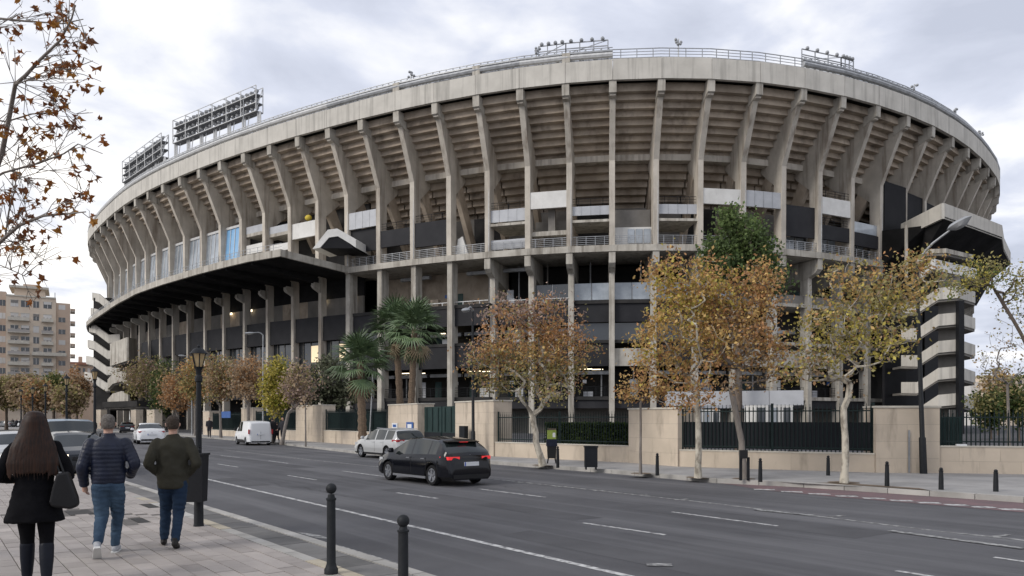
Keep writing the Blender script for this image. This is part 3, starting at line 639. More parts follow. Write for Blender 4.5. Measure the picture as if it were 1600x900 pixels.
# stair towers: folded parapets in flights round a core
def ribbon(pts, ht, th, back, name, m, parent, slab=True):
    b = MB(); pts = [Vector(p) for p in pts]; bk = Vector(back)
    for a, c in zip(pts, pts[1:]):
        n = Vector((-(c - a).y, (c - a).x, 0)).normalized(); n = n if n.dot(bk) > 0 else -n; n *= th
        dz = Vector((0, 0, ht)); b.hexa([a - dz, c - dz, c + n - dz, a + n - dz, a, c, c + n, a + n])
    o = b.build(name, m, parent)
    if slab:
        s = MB()
        for a, c in zip(pts, pts[1:]):
            z = Vector((0, 0, ht - .02)); z2 = Vector((0, 0, ht + .25)); s.hexa([a - z2 + bk * .06, c - z2 + bk * .06, c - z2 + bk, a - z2 + bk, a - z + bk * .06, c - z + bk * .06, c - z + bk, a - z + bk])
        s.build('flight_slab', 'grey_concrete', o)
    return o
for y in (470, 511, 553, 595, 637):
    ribbon([at(1408, y + 2, 88), at(1433, y + 2, 85.5), at(1466, y - 20, 83), at(1497, y - 23, 82.4), at(1524, y - 14, 86.5)], 1.32, .22, (.6, 3.2, 0), 'stair_parapet', 'fascia_concrete', st)
ribbon([at(1440, 390, 86), at(1478, 388, 83), at(1521, 398, 86)], .5, .3, (.4, 4, 0), 'stair_canopy', 'concrete', st)
ribbon([at(1438, 420, 86), at(1458, 404, 83.2), at(1526, 420, 86)], 1.2, .25, (.4, 4, 0), 'stair_parapet', 'white_panel', st)
ribbon([at(1425, 470, 86), at(1466, 457, 83), at(1520, 466, 86)], .4, .3, (.4, 4, 0), 'stair_canopy', 'concrete', st)
MB().prism([at(1466, 640, 85), at(1500, 640, 85), at(1506, 640, 90), at(1470, 640, 90)], (0, 0, hh(455, 86))).build('stair_core', 'grey_concrete', st)
b = MB(); q = at(1500, 640, 82.0); b.box((q.x - .3, q.y - .3, 0), (q.x + .3, q.y + .3, hh(470, 82))); b.build('stair_post', 'dark_metal', st)
b = MB(); q = at(1416, 400, 86.0); b.box((q.x - .13, q.y - .13, 18), (q.x + .13, q.y + .13, 24.4)); b.build('stair_post', 'concrete', st)
# big corner balcony at the right: parapet ribbon, soffit with shade in its colour, stepping down to the wall
CB = [at(1412, 351, 91.4), at(1447, 331, 86.4), at(1476, 317.5, 82.6), at(1522, 335, 87.0), at(1566, 352, 92.0), at(1569, 374, 98.5)]
CB = [Vector((p.x, p.y, 26.0)) for p in CB] + [Vector((72.5, 107, 26)), Vector((77, 118, 26))]
ribbon(CB, 1.75, .35, (-3.2, 6, 0), 'corner_balcony', 'fascia_concrete', st, slab=False)
b = MB(); inner = [pt(29, 4, 0), pt(29, 4.2, 0), pt(30, 3, 0), pt(31, 3, 0), pt(32, 3, 0), pt(33, 3, 0), pt(34, 3, 0), pt(36, 3, 0)]
low_h = [20, 20, 19.5, 19.5, 19.5, 19.5, 19.5, 19.5]
for k in range(len(CB) - 1):
    a, c = CB[k], CB[k + 1]; z0 = 24.32; p, q = inner[k], inner[k + 1]
    b.hexa([Vector((a.x, a.y, z0)) , Vector((c.x, c.y, z0)), Vector((q.x, q.y, low_h[k + 1])), Vector((p.x, p.y, low_h[k])), Vector((a.x, a.y, 24.5)), Vector((c.x, c.y, 24.5)), Vector((q.x, q.y, 24.9)), Vector((p.x, p.y, 24.9))])
b.build('corner_soffit', 'shaded_soffit', st)
# left-hand stair tower
for k, y in enumerate((457, 481, 506, 531, 556, 581)):
    x0 = 144 - 2.4 * k
    ribbon([at(x0, y, 148), at(x0 + 10, y + 2, 146), at(x0 + 28 + k, y + 17, 144), at(x0 + 44 + k * 2, y + 16, 143)], 1.6, .3, (2, 4, 0), 'stair_parapet', 'fascia_concrete', st)
MB().box((at(146, 0, 147).x, 147, 0), (at(172, 0, 147).x, 153, 26)).build('stair_core', 'shaded_concrete', st)
q0, q1, q2 = at(172, 537, 128), at(198, 527, 122), at(212, 530, 126)
ribbon([q0, q1, q2], 3.9, .3, (3, 5, 0), 'box_balcony', 'concrete', st)
for y in (583, 614): ribbon([at(168, y + 10, 130), at(176, y + 1, 126), at(190, y - 3, 122), at(200, y + 3, 121)], 1.7, .3, (3, 5, 0), 'stair_parapet', 'concrete', st)
ribbon([at(160, 628, 118), at(214, 626, 112)], .9, 3, (3, 5, 0), 'entrance_roof', 'shaded_concrete', st)

# ------------------------------------------------------------------ floodlight banks on the rim
def floodlights(label, xa, xb, ya, yb, Ya, Yb, hb, ht, nc, rows, legs):
    A = Vector(((xa - 800) / F * Ya, Ya, 0)); B = Vector(((xb - 800) / F * Yb, Yb, 0)); t = (B - A).normalized(); n = Vector((-t.y, t.x, 0))
    th = thing('floodlight_bank', label, 'floodlights', (A + B) / 2 + Vector((0, 0, HB + 1.6)), group='floodlight banks on the stadium rim')
    def q(f, h, d=0): v = A + (B - A) * f + n * d; return Vector((v.x, v.y, h))
    b = MB(); rh = (ht - hb) / rows
    for k in range(rows + 1):
        h = hb + rh * k
        for d in (0, 1.1): b.bar(q(0, h, d), q(1, h, d), .11 if k < rows else .07)
        for j in range(0, nc + 1, 3): b.bar(q(j / nc, h, 0), q(j / nc, h, 1.1), .09)
    for j in range(legs): 
        f = j / (legs - 1)
        for d in (0, 1.1): b.bar(q(f, hb, d), q(f, ht, d), .11)
        b.bar(q(f, hb, 0), q(f, ht, 1.1), .08)
    b.build('frame', 'white_metal', th)
    for k in range(rows): 
        b = MB(); b.hexa([q(0, hb + rh * k, 0), q(1, hb + rh * k, 0), q(1, hb + rh * k, 1.1), q(0, hb + rh * k, 1.1), q(0, hb + rh * k + .08, 0), q(1, hb + rh * k + .08, 0), q(1, hb + rh * k + .08, 1.1), q(0, hb + rh * k + .08, 1.1)]); b.build('catwalk', 'metal', th)
    for j in range(legs):
        f = j / (legs - 1); b = MB()
        for df in (-.012, .012): b.bar(q(f + df, HB + 1.6, .5), q(f + df, hb, .5), .2)
        b.bar(q(f - .012, HB + 2.4, .5), q(f + .012, hb - .3, .5), .1); b.bar(q(f + .012, HB + 1.8, .5), q(min(1, f + .06), hb, .5), .09); b.build('leg', 'white_metal', th)
    lm = MB(); lm.lathe([(.10, 0), (.20, .12), (.30, .30), (.31, .36)], 8); lme = lm.mesh('lamp', None, 40); lme.materials.append(MATS['lamp_metal'])
    gm = MB(); gm.lathe([(.27, .362), (.25, .40)], 8); gme = gm.mesh('lens'); gme.materials.append(MATS['lamp_glass'])
    for k in range(rows):
        for j in range(nc):
            o = mesh_obj('lamp', lme, None, th); o.location = q((j + .5) / nc, hb + rh * (k + .62), .25 + random.uniform(-.08, .08)) - OFF[th]
            o.rotation_euler = (R(random.uniform(100, 125)), 0, math.atan2(n.y, n.x) + R(90) + R(random.uniform(-18, 18))); o.scale = (1.15,) * 3
            g = mesh_obj('lens', gme, None, o)
    return th
floodlights('long near floodlight bank of three lamp rows on stadium rim', 270, 400, 0, 0, 112.5, 100.5, 43.9, 47.4, 19, 3, 7)
floodlights('far floodlight bank seen edge-on above leftmost stadium rim', 191, 252, 0, 0, 129, 116, 43.2, 46.9, 17, 3, 6)

# ------------------------------------------------------------------ street wall, fences and gates
WPX = [(-500, 664.5), (100, 668), (200, 671.5), (300, 678), (400, 684), (487, 690), (557, 694.5), (650, 703), (772, 713), (985, 723), (1062, 729), (1234, 734), (1370, 738.5), (1469, 739), (1610, 741), (1800, 744)]
def wbase(x): return gp(x, float(np.interp(x, [q[0] for q in WPX], [q[1] for q in WPX])), ZP)
def seg(x0, x1):
    a, c = wbase(x0), wbase(x1); t = (c - a).normalized(); n = Vector((-t.y, t.x, 0)); n = n if n.y > 0 else -n; return a, c, t, n
def slab(b, a, c, n, d0, d1, z0, z1):
    return b.hexa([Vector((q.x, q.y, z)) for z in (z0, z1) for q in (a + n * d0, c + n * d0, c + n * d1, a + n * d1)])
def stonewall(o, a, c, t, n, d0, d1, z0, z1, ch=.42, bl=.85, m='beige_stone'):
    L_ = (c - a).length; nc = max(1, round((z1 - z0) / ch)); ch = (z1 - z0) / nc
    slab(MB(), a + t * .02, c - t * .02, n, d0 + .02, d1 - .005, z0, z1 - .02).build('wall_core', 'joint', o)
    for r_ in range(nc):
        nb = max(1, round(L_ / bl)); off = .5 if (r_ % 2 and nb > 1) else 0; cuts = [0] + [min(L_, (k + off) * L_ / nb) for k in range(1 if not off else 0, nb + 1)]
        cuts = sorted(set(round(v, 4) for v in cuts + [L_]))
        for u0, u1 in zip(cuts, cuts[1:]):
            if u1 - u0 < .05: continue
            slab(MB(), a + t * (u0 + .002), a + t * (u1 - .002), n, d0 + random.uniform(0, .003), d1, z0 + r_ * ch + .002, z0 + (r_ + 1) * ch - .002).build('stone_block', m, o)
def pillar(x0, x1, ytop, label, depth=.9, ext=0):
    a, c, t, n = seg(x0, x1); Y = (a.y + c.y) / 2; H = hh(ytop, Y); o = thing('wall_pillar', label, 'wall', tuple((a + c) / 2), group='beige stone wall pillars')
    stonewall(o, a, c, t, n, -.06, depth, 0.05, H - .06, .5, .9)
    slab(MB(), a - t * .03, c + t * .03, n, -.09, depth + .03, H - .06, H).build('coping', 'cream_coping', o)
    return o, a, c, t, n, H
def fence(x0, x1, ywall, yfence, label, style, yback=None):
    a, c, t, n = seg(x0, x1); Y = (a.y + c.y) / 2; Hw = hh(ywall, Y); Hf = hh(yfence, Y); o = thing('boundary_fence', label, 'fence', tuple((a + c) / 2), group='railings on low beige walls')
    stonewall(o, a, c, t, n, 0, .35, 0.05, Hw - .04, .45, 1.1)
    slab(MB(), a, c, n, -.02, .37, Hw - .04, Hw).build('coping', 'cream_coping', o)
    L_ = (c - a).length; b = MB(); k = .05
    while k < L_:
        q = a + t * k + n * .17; b.bar((q.x, q.y, Hw), (q.x, q.y, Hf), .028); b.bar((q.x, q.y, Hf), (q.x, q.y, Hf + .09), .012); k += .125
    tag(b.build('bars', 'fence_green', o), kind='stuff')
    for z in (Hw + .1, Hf - .15): slab(MB(), a, c, n, .15, .19, z, z + .04).build('rail', 'fence_green', o)
    np_ = max(2, int(L_ / 2.4) + 1)
    for j in range(np_):
        q = a + t * (.06 + (L_ - .12) * j / (np_ - 1)) + n * .17; MB().box((q.x - .035, q.y - .035, Hw), (q.x + .035, q.y + .035, Hf + .12)).build('post', 'fence_green', o)
    if style == 'panel':
        for j in range(np_ - 1):
            p0 = a + t * (.1 + (L_ - .12) * j / (np_ - 1)); p1 = a + t * (.02 + (L_ - .12) * (j + 1) / (np_ - 1)); zt = Hw + (Hf - Hw) * .66
            slab(MB(), p0, p1, n, .20, .23, Hw + .06, zt).build('sheet_panel', 'mesh_panel', o)
    if style == 'screen': slab(MB(), a + t * .3, c - t * (.9 if x1 < 700 else .05), n, .22, .25, Hw + .04, Hf - .1).build('screen', 'gate_green', o)
    return o, a, c, t, n, Hw, Hf
pillar(378, 396, 637, 'short beige pillar just behind the white van')
pillar(318, 328, 642, 'narrow beige pillar left of the white van by two walkers')
pillar(463.5, 505, 633, 'beige wall pillar beside the thin sapling, left of the first palm')
pillar(608, 654, 631, 'beige wall pillar carrying two small blue notice plates')
pillar(713, 773, 626, 'wide beige wall pillar behind the dark lamp post')
pillar(984, 1061, 637, 'beige wall pillar behind the orange sapling')
pillar(1367.5, 1467, 634, 'widest beige wall pillar beside the tall dark street lamp')
for x0, x1, nm in ((230, 242, 'pale gate pillar behind the green narrow tree'), (150, 158, 'pale pillar under the far stair tower'), (205, 213, 'pale pillar beside the stadium entrance roof')): pillar(x0, x1, 640, nm)
fence(330, 377, 672, 646, 'dark railing on low wall left of the white van', 'screen')
fence(397, 463, 671, 643, 'dark railing on low wall behind the yellow-green tree', 'screen')
fence(505.5, 607.5, 673.5, 641, 'green screened railing on low wall behind the first palm', 'screen')
fence(773.5, 983.5, 693, 647, 'spiked black railing on low wall in front of the clipped hedge', 'open')
fence(1061.5, 1367, 705, 636, 'long railing with dark sheet panels behind the leaning trees', 'panel')
fence(1467.5, 1800, 697.5, 645, 'dark green railing on stained low wall at the right edge', 'screen2')
a, c, t, n = seg(654.5, 712.5); Y = (a.y + c.y) / 2; H = hh(635, Y)
g = thing('gate', 'dark green sheet metal double gate between two beige pillars', 'gate', tuple((a + c) / 2))
L_ = (c - a).length
for k in range(2):
    p0 = a + t * (.05 + L_ * k / 2); p1 = a + t * (L_ * (k + 1) / 2 - .05); lf = slab(MB(), p0, p1, n, .3, .36, ZP + .05, H).build('gate_leaf', 'gate_green', g)
    slab(MB(), p0 + t * .03, p1 - t * .03, n, .27, .299, ZP + .07, ZP + (H - ZP) * .42).build('kick_panel', 'mesh_panel', lf)
    for j in range(3): q = p0 + t * ((p1 - p0).length * (j + .5) / 3) + n * .28; MB().bar((q.x, q.y, ZP + (H - ZP) * .44), (q.x, q.y, H - .05), .03).build('upright', 'fence_green', lf)
# right-hand fence gets its corrugated screen
a, c, t, n = seg(1469, 1512); 
cs = thing('corrugated_screen', 'dark green corrugated metal screen behind right-hand railing', 'screen', tuple((a + c) / 2 + n * .5))
for k in range(9):
    p0 = a + t * ((c - a).length * k / 9); p1 = a + t * ((c - a).length * (k + .78) / 9); slab(MB(), p0, p1, n, .45, .5, hh(697, 24), hh(652, 24)).build('sheet', 'gate_green', cs)
# hedge behind the spiked railing
def leaf_cloud(centers, rad, size, pal, flat=1.0):
    n = len(centers); c = centers + rng.normal(0, 1, (n, 3)) * rad
    a = rng.normal(0, 1, (n, 3)); a /= np.linalg.norm(a, axis=1, keepdims=True); b_ = rng.normal(0, 1, (n, 3)); b_ -= (a * b_).sum(1, keepdims=True) * a; b_ /= np.linalg.norm(b_, axis=1, keepdims=True)
    s = size * rng.uniform(.6, 1.35, (n, 1)); nn = np.cross(a, b_)
    v = np.stack([c - a * s * .62, c + b_ * s * .40 + nn * s * .16, c + a * s * .62, c - b_ * s * .40 + nn * s * .16], 1)
    pal = np.array(pal); k = rng.integers(0, len(pal), n); col = pal[k] * rng.uniform(.7, 1.3, (n, 1)); return v, np.clip(col, 0, 1)
a, c, t, n = seg(840, 983); h0, h1 = .5, hh(663, 30)
hp = []
for k in range(7000):
    f = random.random(); d = random.choice([.55, .55, .6, random.uniform(.55, 1.3)]); z = random.uniform(h0, h1) if random.random() > .2 else h1
    q = a + (c - a) * f + n * d; hp.append((q.x, q.y, z))
v, cl = leaf_cloud(np.array(hp), .03, .12, [(.035, .06, .02), (.05, .085, .022), (.025, .042, .016), (.075, .11, .025)])
hd = thing('clipped_hedge', 'clipped dark green hedge behind the spiked railing', 'hedge', tuple((a + c) / 2 + n * .9))
me = np_mesh('foliage', v - np.array(OFF[hd]), 4, cl); mesh_obj('foliage', me, 'leaf', hd)
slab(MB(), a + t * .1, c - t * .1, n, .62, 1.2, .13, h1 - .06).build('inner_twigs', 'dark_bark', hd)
# notice plates, boxes on the wall
def plate(x0, x1, y0, y1, m, name, label, d=-.075, th=.03, sub=None):
    a = wbase(x0); c = wbase(x1); Y = (a.y + c.y) / 2; _, _, t, n = seg(x0 - 6, x1 + 6); a = a + n * d; c = c + n * d
    o = slab(MB(), a, c, n, -th, 0, hh(y1, Y), hh(y0, Y)).build(name, m); tag(o, label, 'sign' if 'notice' in name or 'sign' in name else 'box')
    if sub: a2 = a + (c - a) * .2; c2 = a + (c - a) * .8; Hh = hh(y0, Y); Hl = hh(y1, Y); slab(MB(), a2, c2, n, -th - .006, -th - .001, Hl + (Hh - Hl) * .3, Hl + (Hh - Hl) * .75).build('print', sub, o)
    return o
plate(637.5, 648, 659.5, 672.5, 'sign_blue', 'notice_plate', 'small dark blue notice plate with white mark on pillar', sub='sign_white')
plate(615, 623.5, 661, 670, 'sign_white', 'notice_plate', 'small pale notice plate with blue mark on pillar', sub='sign_blue')
plate(1231, 1248, 704, 734, 'mesh_panel', 'utility_box', 'flat dark grey utility box door let into the low wall', d=0)
plate(1417, 1419.5, 672, 738, 'metal', 'drain_pipe', 'thin grey drain pipe running down the widest pillar')
plate(360, 376, 643, 653, 'sign_blue', 'direction_sign', 'wide blue sign board above the white van', d=-.9)
plate(1495, 1511, 694, 697.5, 'sign_white', 'white_tray', 'small white tray lying on the stained low wall', d=.1, th=.1)
# grey hoarding and kiosks in the yard
hw = thing('site_hoarding', 'pale grey hoarding of flat panels in the yard behind the leaning tree', 'hoarding', (at(1150, 655, 40).x, 40, .1))
for k in range(4):
    x0 = 1040 + k * 54; q0, q1 = at(x0 + .4, 633, 40 - k * .5), at(x0 + 53.6, 633, 39.5 - k * .5); MB().hexa([(q0.x, q0.y, hh(634, 40)), (q1.x, q1.y, hh(634, 40)), (q1.x, q1.y + .2, hh(634, 40)), (q0.x, q0.y + .2, hh(634, 40)), (q0.x, q0.y, hh(612, 40)), (q1.x, q1.y, hh(612, 40)), (q1.x, q1.y + .2, hh(612, 40)), (q0.x, q0.y + .2, hh(612, 40))]).build('panel', 'grey_panel', hw)
    MB().box((q0.x, q0.y + .1, .1), (q0.x + .12, q0.y + .19, hh(634, 40))).build('support', 'metal', hw)
for x0, x1, y0, lab in ((1180, 1240, 633, 'white cabin with dark openings below the grey hoarding'), (1085, 1125, 640, 'low white cabin behind the sheet panels')):
    Y = 43; q0, q1 = at(x0, y0, Y), at(x1, y0, Y); kb = thing('site_cabin', lab, 'cabin', ((q0.x + q1.x) / 2, Y, .11)); MB().box((q0.x, Y, .11), (q1.x, Y + 2, q0.z)).build('body', 'white_panel', kb)
    for k in range(3): xx = q0.x + (q1.x - q0.x) * (k + .2) / 3; MB().box((xx, Y - .03, 1.0), (xx + (q1.x - q0.x) * .18, Y - .002, q0.z - .15)).build('window', 'dark_glass' if k != 1 else 'pale_glass', kb)

# ------------------------------------------------------------------ street furniture
def bollard(p, h, label, group, r=.055, tall=False):
    o = thing('bollard', label, 'bollard', tuple(p), group=group)
    if tall:
        MB().lathe([(.073, 0), (.073, .045), (.06, .07), (.048, .11), (.045, h * .80), (.053, h * .81), (.053, h * .83), (.04, h * .835), (.033, h * .87)], 16, p).build('shaft', 'post_iron', o, 35)
        MB().ball((p.x, p.y, p.z + h * .935), .057, n=16).build('ball_top', 'post_iron', o, 180)
    else:
        MB().lathe([(r * 1.25, 0), (r * 1.15, h * .5), (r, h * .84), (r * 1.2, h * .85), (r * 1.2, h * .87), (r * .7, h * .89)], 12, p).build('shaft', 'post_iron', o, 35)
        MB().ball((p.x, p.y, p.z + h * .94), r * .95, n=10).build('ball_top', 'post_iron', o, 180)
p = gp(517.5, 896, ZP); bollard(p, hh(754, p.y) - ZP, 'full-height black bollard with ball top on near pavement edge', 'near bollards', tall=True)
p = gp(630, 940, ZP); bollard(p, hh(805, p.y) - ZP, 'nearest black bollard cut off by the bottom of the picture', 'near bollards', tall=True)
for x, y, yt, lb in [(1027, 743, 708, 'far bollard between orange sapling and mottled plane tree'), (1188, 753, 716, 'far bollard right of the leaning tree'), (1294, 743, 712, 'far bollard just left of the yellow-olive plane tree'), (1386, 760, 721, 'far bollard in front of the widest beige pillar'), (1470.5, 765, 731, 'far bollard just right of the tall street lamp'), (1556, 768, 734, 'rightmost far bollard on the right-hand pavement'), (871.5, 731, 697, 'far bollard beside the bin with lime bag'), (746, 716, 690, 'far bollard behind the black car')]:
    p = gp(x, y, ZP); bollard(p, hh(yt, p.y) - ZP, lb, 'far bollards', .044)
def lantern(x, y, ytop, label, Y=None):
    p = gp(x, y, ZP) if Y is None else Vector((at(x, 0, Y).x, Y, ZP)); H = hh(ytop, p.y) - ZP; o = thing('lantern_post', label, 'street lamp', tuple(p), group='old style lantern posts')
    k = H / 2.9
    MB().lathe([(.078, 0), (.07, .05), (.066, .50 * k), (.06, .53 * k), (.046, .56 * k), (.043, H * .50), (.035, H * .80), (.055, H * .805), (.055, H * .83), (.038, H * .84), (.045, H * .87), (.075, H * .885)], 14, p).build('post', 'post_iron', o, 35)
    ln = MB().lathe([(.055, H * .885), (.100, H * .955), (.104, H * .958)], 6, p).build('lantern_glass', 'lantern_glass', o)
    MB().lathe([(.128, H * .958), (.12, H * .964), (.07, H * .985), (.022, H * .992), (.026, H), (.006, H * 1.01)], 12, p).build('lantern_roof', 'post_iron', o, 35)
    b = MB()
    for j in range(6): an = 2 * math.pi * j / 6; b.bar((p.x + .056 * math.cos(an), p.y + .056 * math.sin(an), p.z + H * .885), (p.x + .103 * math.cos(an), p.y + .103 * math.sin(an), p.z + H * .957), .012)
    b.build('lantern_frame', 'post_iron', ln); return o, p, H
_, lp, lH = lantern(310.5, 822, 541, 'nearest lantern post, with the litter bin, beside man in olive jacket')
for x, Y, yt, lb in [(148, 24, 574, 'second lantern post, above man in navy jacket'), (104, 29, 586, 'third lantern post, right of the apartment block'), (71, 36, 599, 'fourth lantern post, below the apartment block'), (51, 41, 604, 'fifth lantern post, small, above the woman'), (33, 46, 608, 'farthest and smallest lantern post at far left')]: lantern(x, 0, yt, lb, Y)
# litter bin hung on the near post
bn = thing('litter_bin', 'black metal litter bin hung on nearest lantern post', 'bin', (lp.x + .09, lp.y - .06, lp.z + .35))
q = OFF[bn]; z0, z1 = hh(781, lp.y), hh(710, lp.y); x0, x1 = at(300, 0, lp.y).x, at(331, 0, lp.y).x
MB().hexa([(x0 + .01, q.y - .26, z0), (x1 - .02, q.y - .26, z0), (x1 - .02, q.y - .06, z0), (x0 + .01, q.y - .06, z0), (x0 - .0, q.y - .28, z1), (x1, q.y - .28, z1), (x1, q.y - .05, z1), (x0, q.y - .05, z1)]).build('body', 'dark_metal', bn)
MB().box((x0 - .015, q.y - .295, z1), (x1 + .015, q.y - .035, z1 + .03)).build('rim', 'dark_metal', bn); MB().lathe([(.03, 0), (.03, .05), (.02, .07), (.025, .1)], 8, ((x0 + x1) / 2 + .05, q.y - .15, z1 + .03)).build('ash_knob', 'dark_metal', bn)
MB().box((x0 + .08, q.y - .06, z0 + .1), (x1 - .08, q.y + .02, z0 + .16)).build('bracket', 'dark_metal', bn)
# modern street lamps
def mast(x, y, label, top, arm, Y=None, sleeve=True, hd=(.28, .13)):
    p = gp(x, y, ZP) if Y is None else Vector((at(x, 0, Y).x, Y, ZP)); T = at(top[0], top[1], p.y); A = at(arm[0], arm[1], p.y - .6); o = thing('street_lamp', label, 'street lamp', tuple(p), group='modern street lamps')
    MB().tube([p, p + (T - p) * .17, p + (T - p) * .175, p + (T - p) * .6, T], [.105, .095, .07, .058, .042] if sleeve else [.07, .06, .06, .05, .04], 12).build('post', 'post_iron' if sleeve else 'metal', o, 40)
    m_ = T + (A - T) * .5 + Vector((0, 0, .12)); MB().tube([T, T + (m_ - T) * .5 + Vector((0, 0, .05)), m_, A], [.045, .04, .035, .03], 8).build('arm', 'metal', o, 60)
    d = (A - m_).normalized(); h = MB().rings([((0, 0, -hd[1]), .02, .02), ((0, 0, -hd[1] * .8), hd[0] * .5, hd[0] * .4), ((0, 0, 0), hd[0], hd[0] * .5), ((0, 0, hd[1] * .5), hd[0] * .7, hd[0] * .35), ((0, 0, hd[1] * .7), .02, .02)], 12)
    rz = math.atan2(d.y, d.x); el = math.asin(max(-1, min(1, d.z))) * .7; Mx = Matrix.Rotation(rz, 3, 'Z') @ Matrix.Rotation(-el, 3, 'Y'); h.v = [Mx @ v + A + d * hd[0] * .8 for v in h.v]; h.build('lamp_head', 'metal', o, 50)
mast(1443, 740, 'tall dark street lamp with angled head beside widest pillar', (1432, 412), (1484, 360), hd=(.36, .15))
mast(739.5, 713, 'slim dark street lamp with short arm in front of wide pillar', (738.5, 486), (731, 482), hd=(.34, .12))
mast(411, 0, 'far grey street lamp with short arm above the white van', (411, 524), (396, 520), Y=52, sleeve=False, hd=(.4, .12))
mast(300, 0, 'faint far street lamp among the brown trees', (299, 560), (290, 556), Y=75, sleeve=False, hd=(.5, .15))
plate(733.5, 742, 665.5, 690, 'mesh_panel', 'switch_box', 'dark box strapped to the slim street lamp', d=-.35, th=.2)
p = gp(577, 697, ZP); T = at(583, 575, p.y); tag(MB().tube([p, T], [.05, .035], 8).build('flag_pole', 'metal'), 'thin pale pole leaning in front of the first palm', 'pole')
o = thing('no_entry_sign', 'round grey traffic sign seen from behind, on thin pole', 'sign', tuple(gp(576.5, 699, ZP)))
# bins on the far pavement
p = gp(924, 734, ZP); W_, D_, H_ = at(934, 0, p.y).x - at(914.5, 0, p.y).x, .3, hh(697, p.y)
o.name = 'sign_plate'; bpy.data.objects.remove(o)
o = thing('litter_bin', 'grey boxy litter bin on short legs right of the first plane tree', 'bin', tuple(p)); MB().box((p.x - W_ / 2, p.y, ZP + .08), (p.x + W_ / 2, p.y + D_, H_ - .05)).build('body', 'mesh_panel', o); MB().box((p.x - W_ / 2 - .02, p.y - .02, H_ - .05), (p.x + W_ / 2 + .02, p.y + D_ + .02, H_)).build('lid', 'dark_metal', o)
for s_ in (-1, 1): MB().box((p.x + s_ * W_ * .4 - .02, p.y + .02, ZP), (p.x + s_ * W_ * .4 + .02, p.y + D_ - .02, ZP + .08)).build('leg', 'dark_metal', o)
p = gp(862, 724, ZP); zz_ = lambda y: hh(y, p.y); o = thing('litter_bin', 'black bin on splayed legs with lime green box on top', 'bin', tuple(p))
MB().hexa([(p.x - .15, p.y - .12, zz_(716)), (p.x + .15, p.y - .12, zz_(716)), (p.x + .15, p.y + .14, zz_(716)), (p.x - .15, p.y + .14, zz_(716)), (p.x - .17, p.y - .14, zz_(697)), (p.x + .17, p.y - .14, zz_(697)), (p.x + .17, p.y + .15, zz_(697)), (p.x - .17, p.y + .15, zz_(697))]).build('body', 'black_plastic', o)
MB().box((p.x - .20, p.y - .16, zz_(697)), (p.x + .20, p.y + .16, zz_(686))).build('hood', 'navy_nylon', o)
MB().box((p.x - .16, p.y - .12, zz_(686)), (p.x + .16, p.y + .10, zz_(672))).build('lime_box', 'lime_plastic', o); MB().box((p.x - .15, p.y - .11, zz_(672)), (p.x + .16, p.y + .09, zz_(669.5))).build('lid', 'dark_bark', o); MB().box((p.x + .03, p.y - .125, zz_(683)), (p.x + .13, p.y - .121, zz_(676))).build('sticker', 'sign_white', o)
for s_ in (-1, 1): MB().bar((p.x + s_ * .12, p.y, zz_(715)), (p.x + s_ * .16, p.y - .05, ZP), .05).build('leg', 'black_plastic', o)
p = gp(1161, 750, ZP); o = thing('tree_guard', 'dark two-legged stake guard at the foot of the leaning tree', 'stake', tuple(p))
for s_ in (-1, 1): MB().bar((p.x + s_ * .1, p.y - .12, ZP), (p.x + s_ * .1, p.y - .12, hh(714, p.y)), .065).build('stake', 'dark_metal', o)
MB().box((p.x - .13, p.y - .19, hh(716, p.y)), (p.x + .07, p.y - .09, hh(703, p.y))).build('box', 'black_plastic', o)

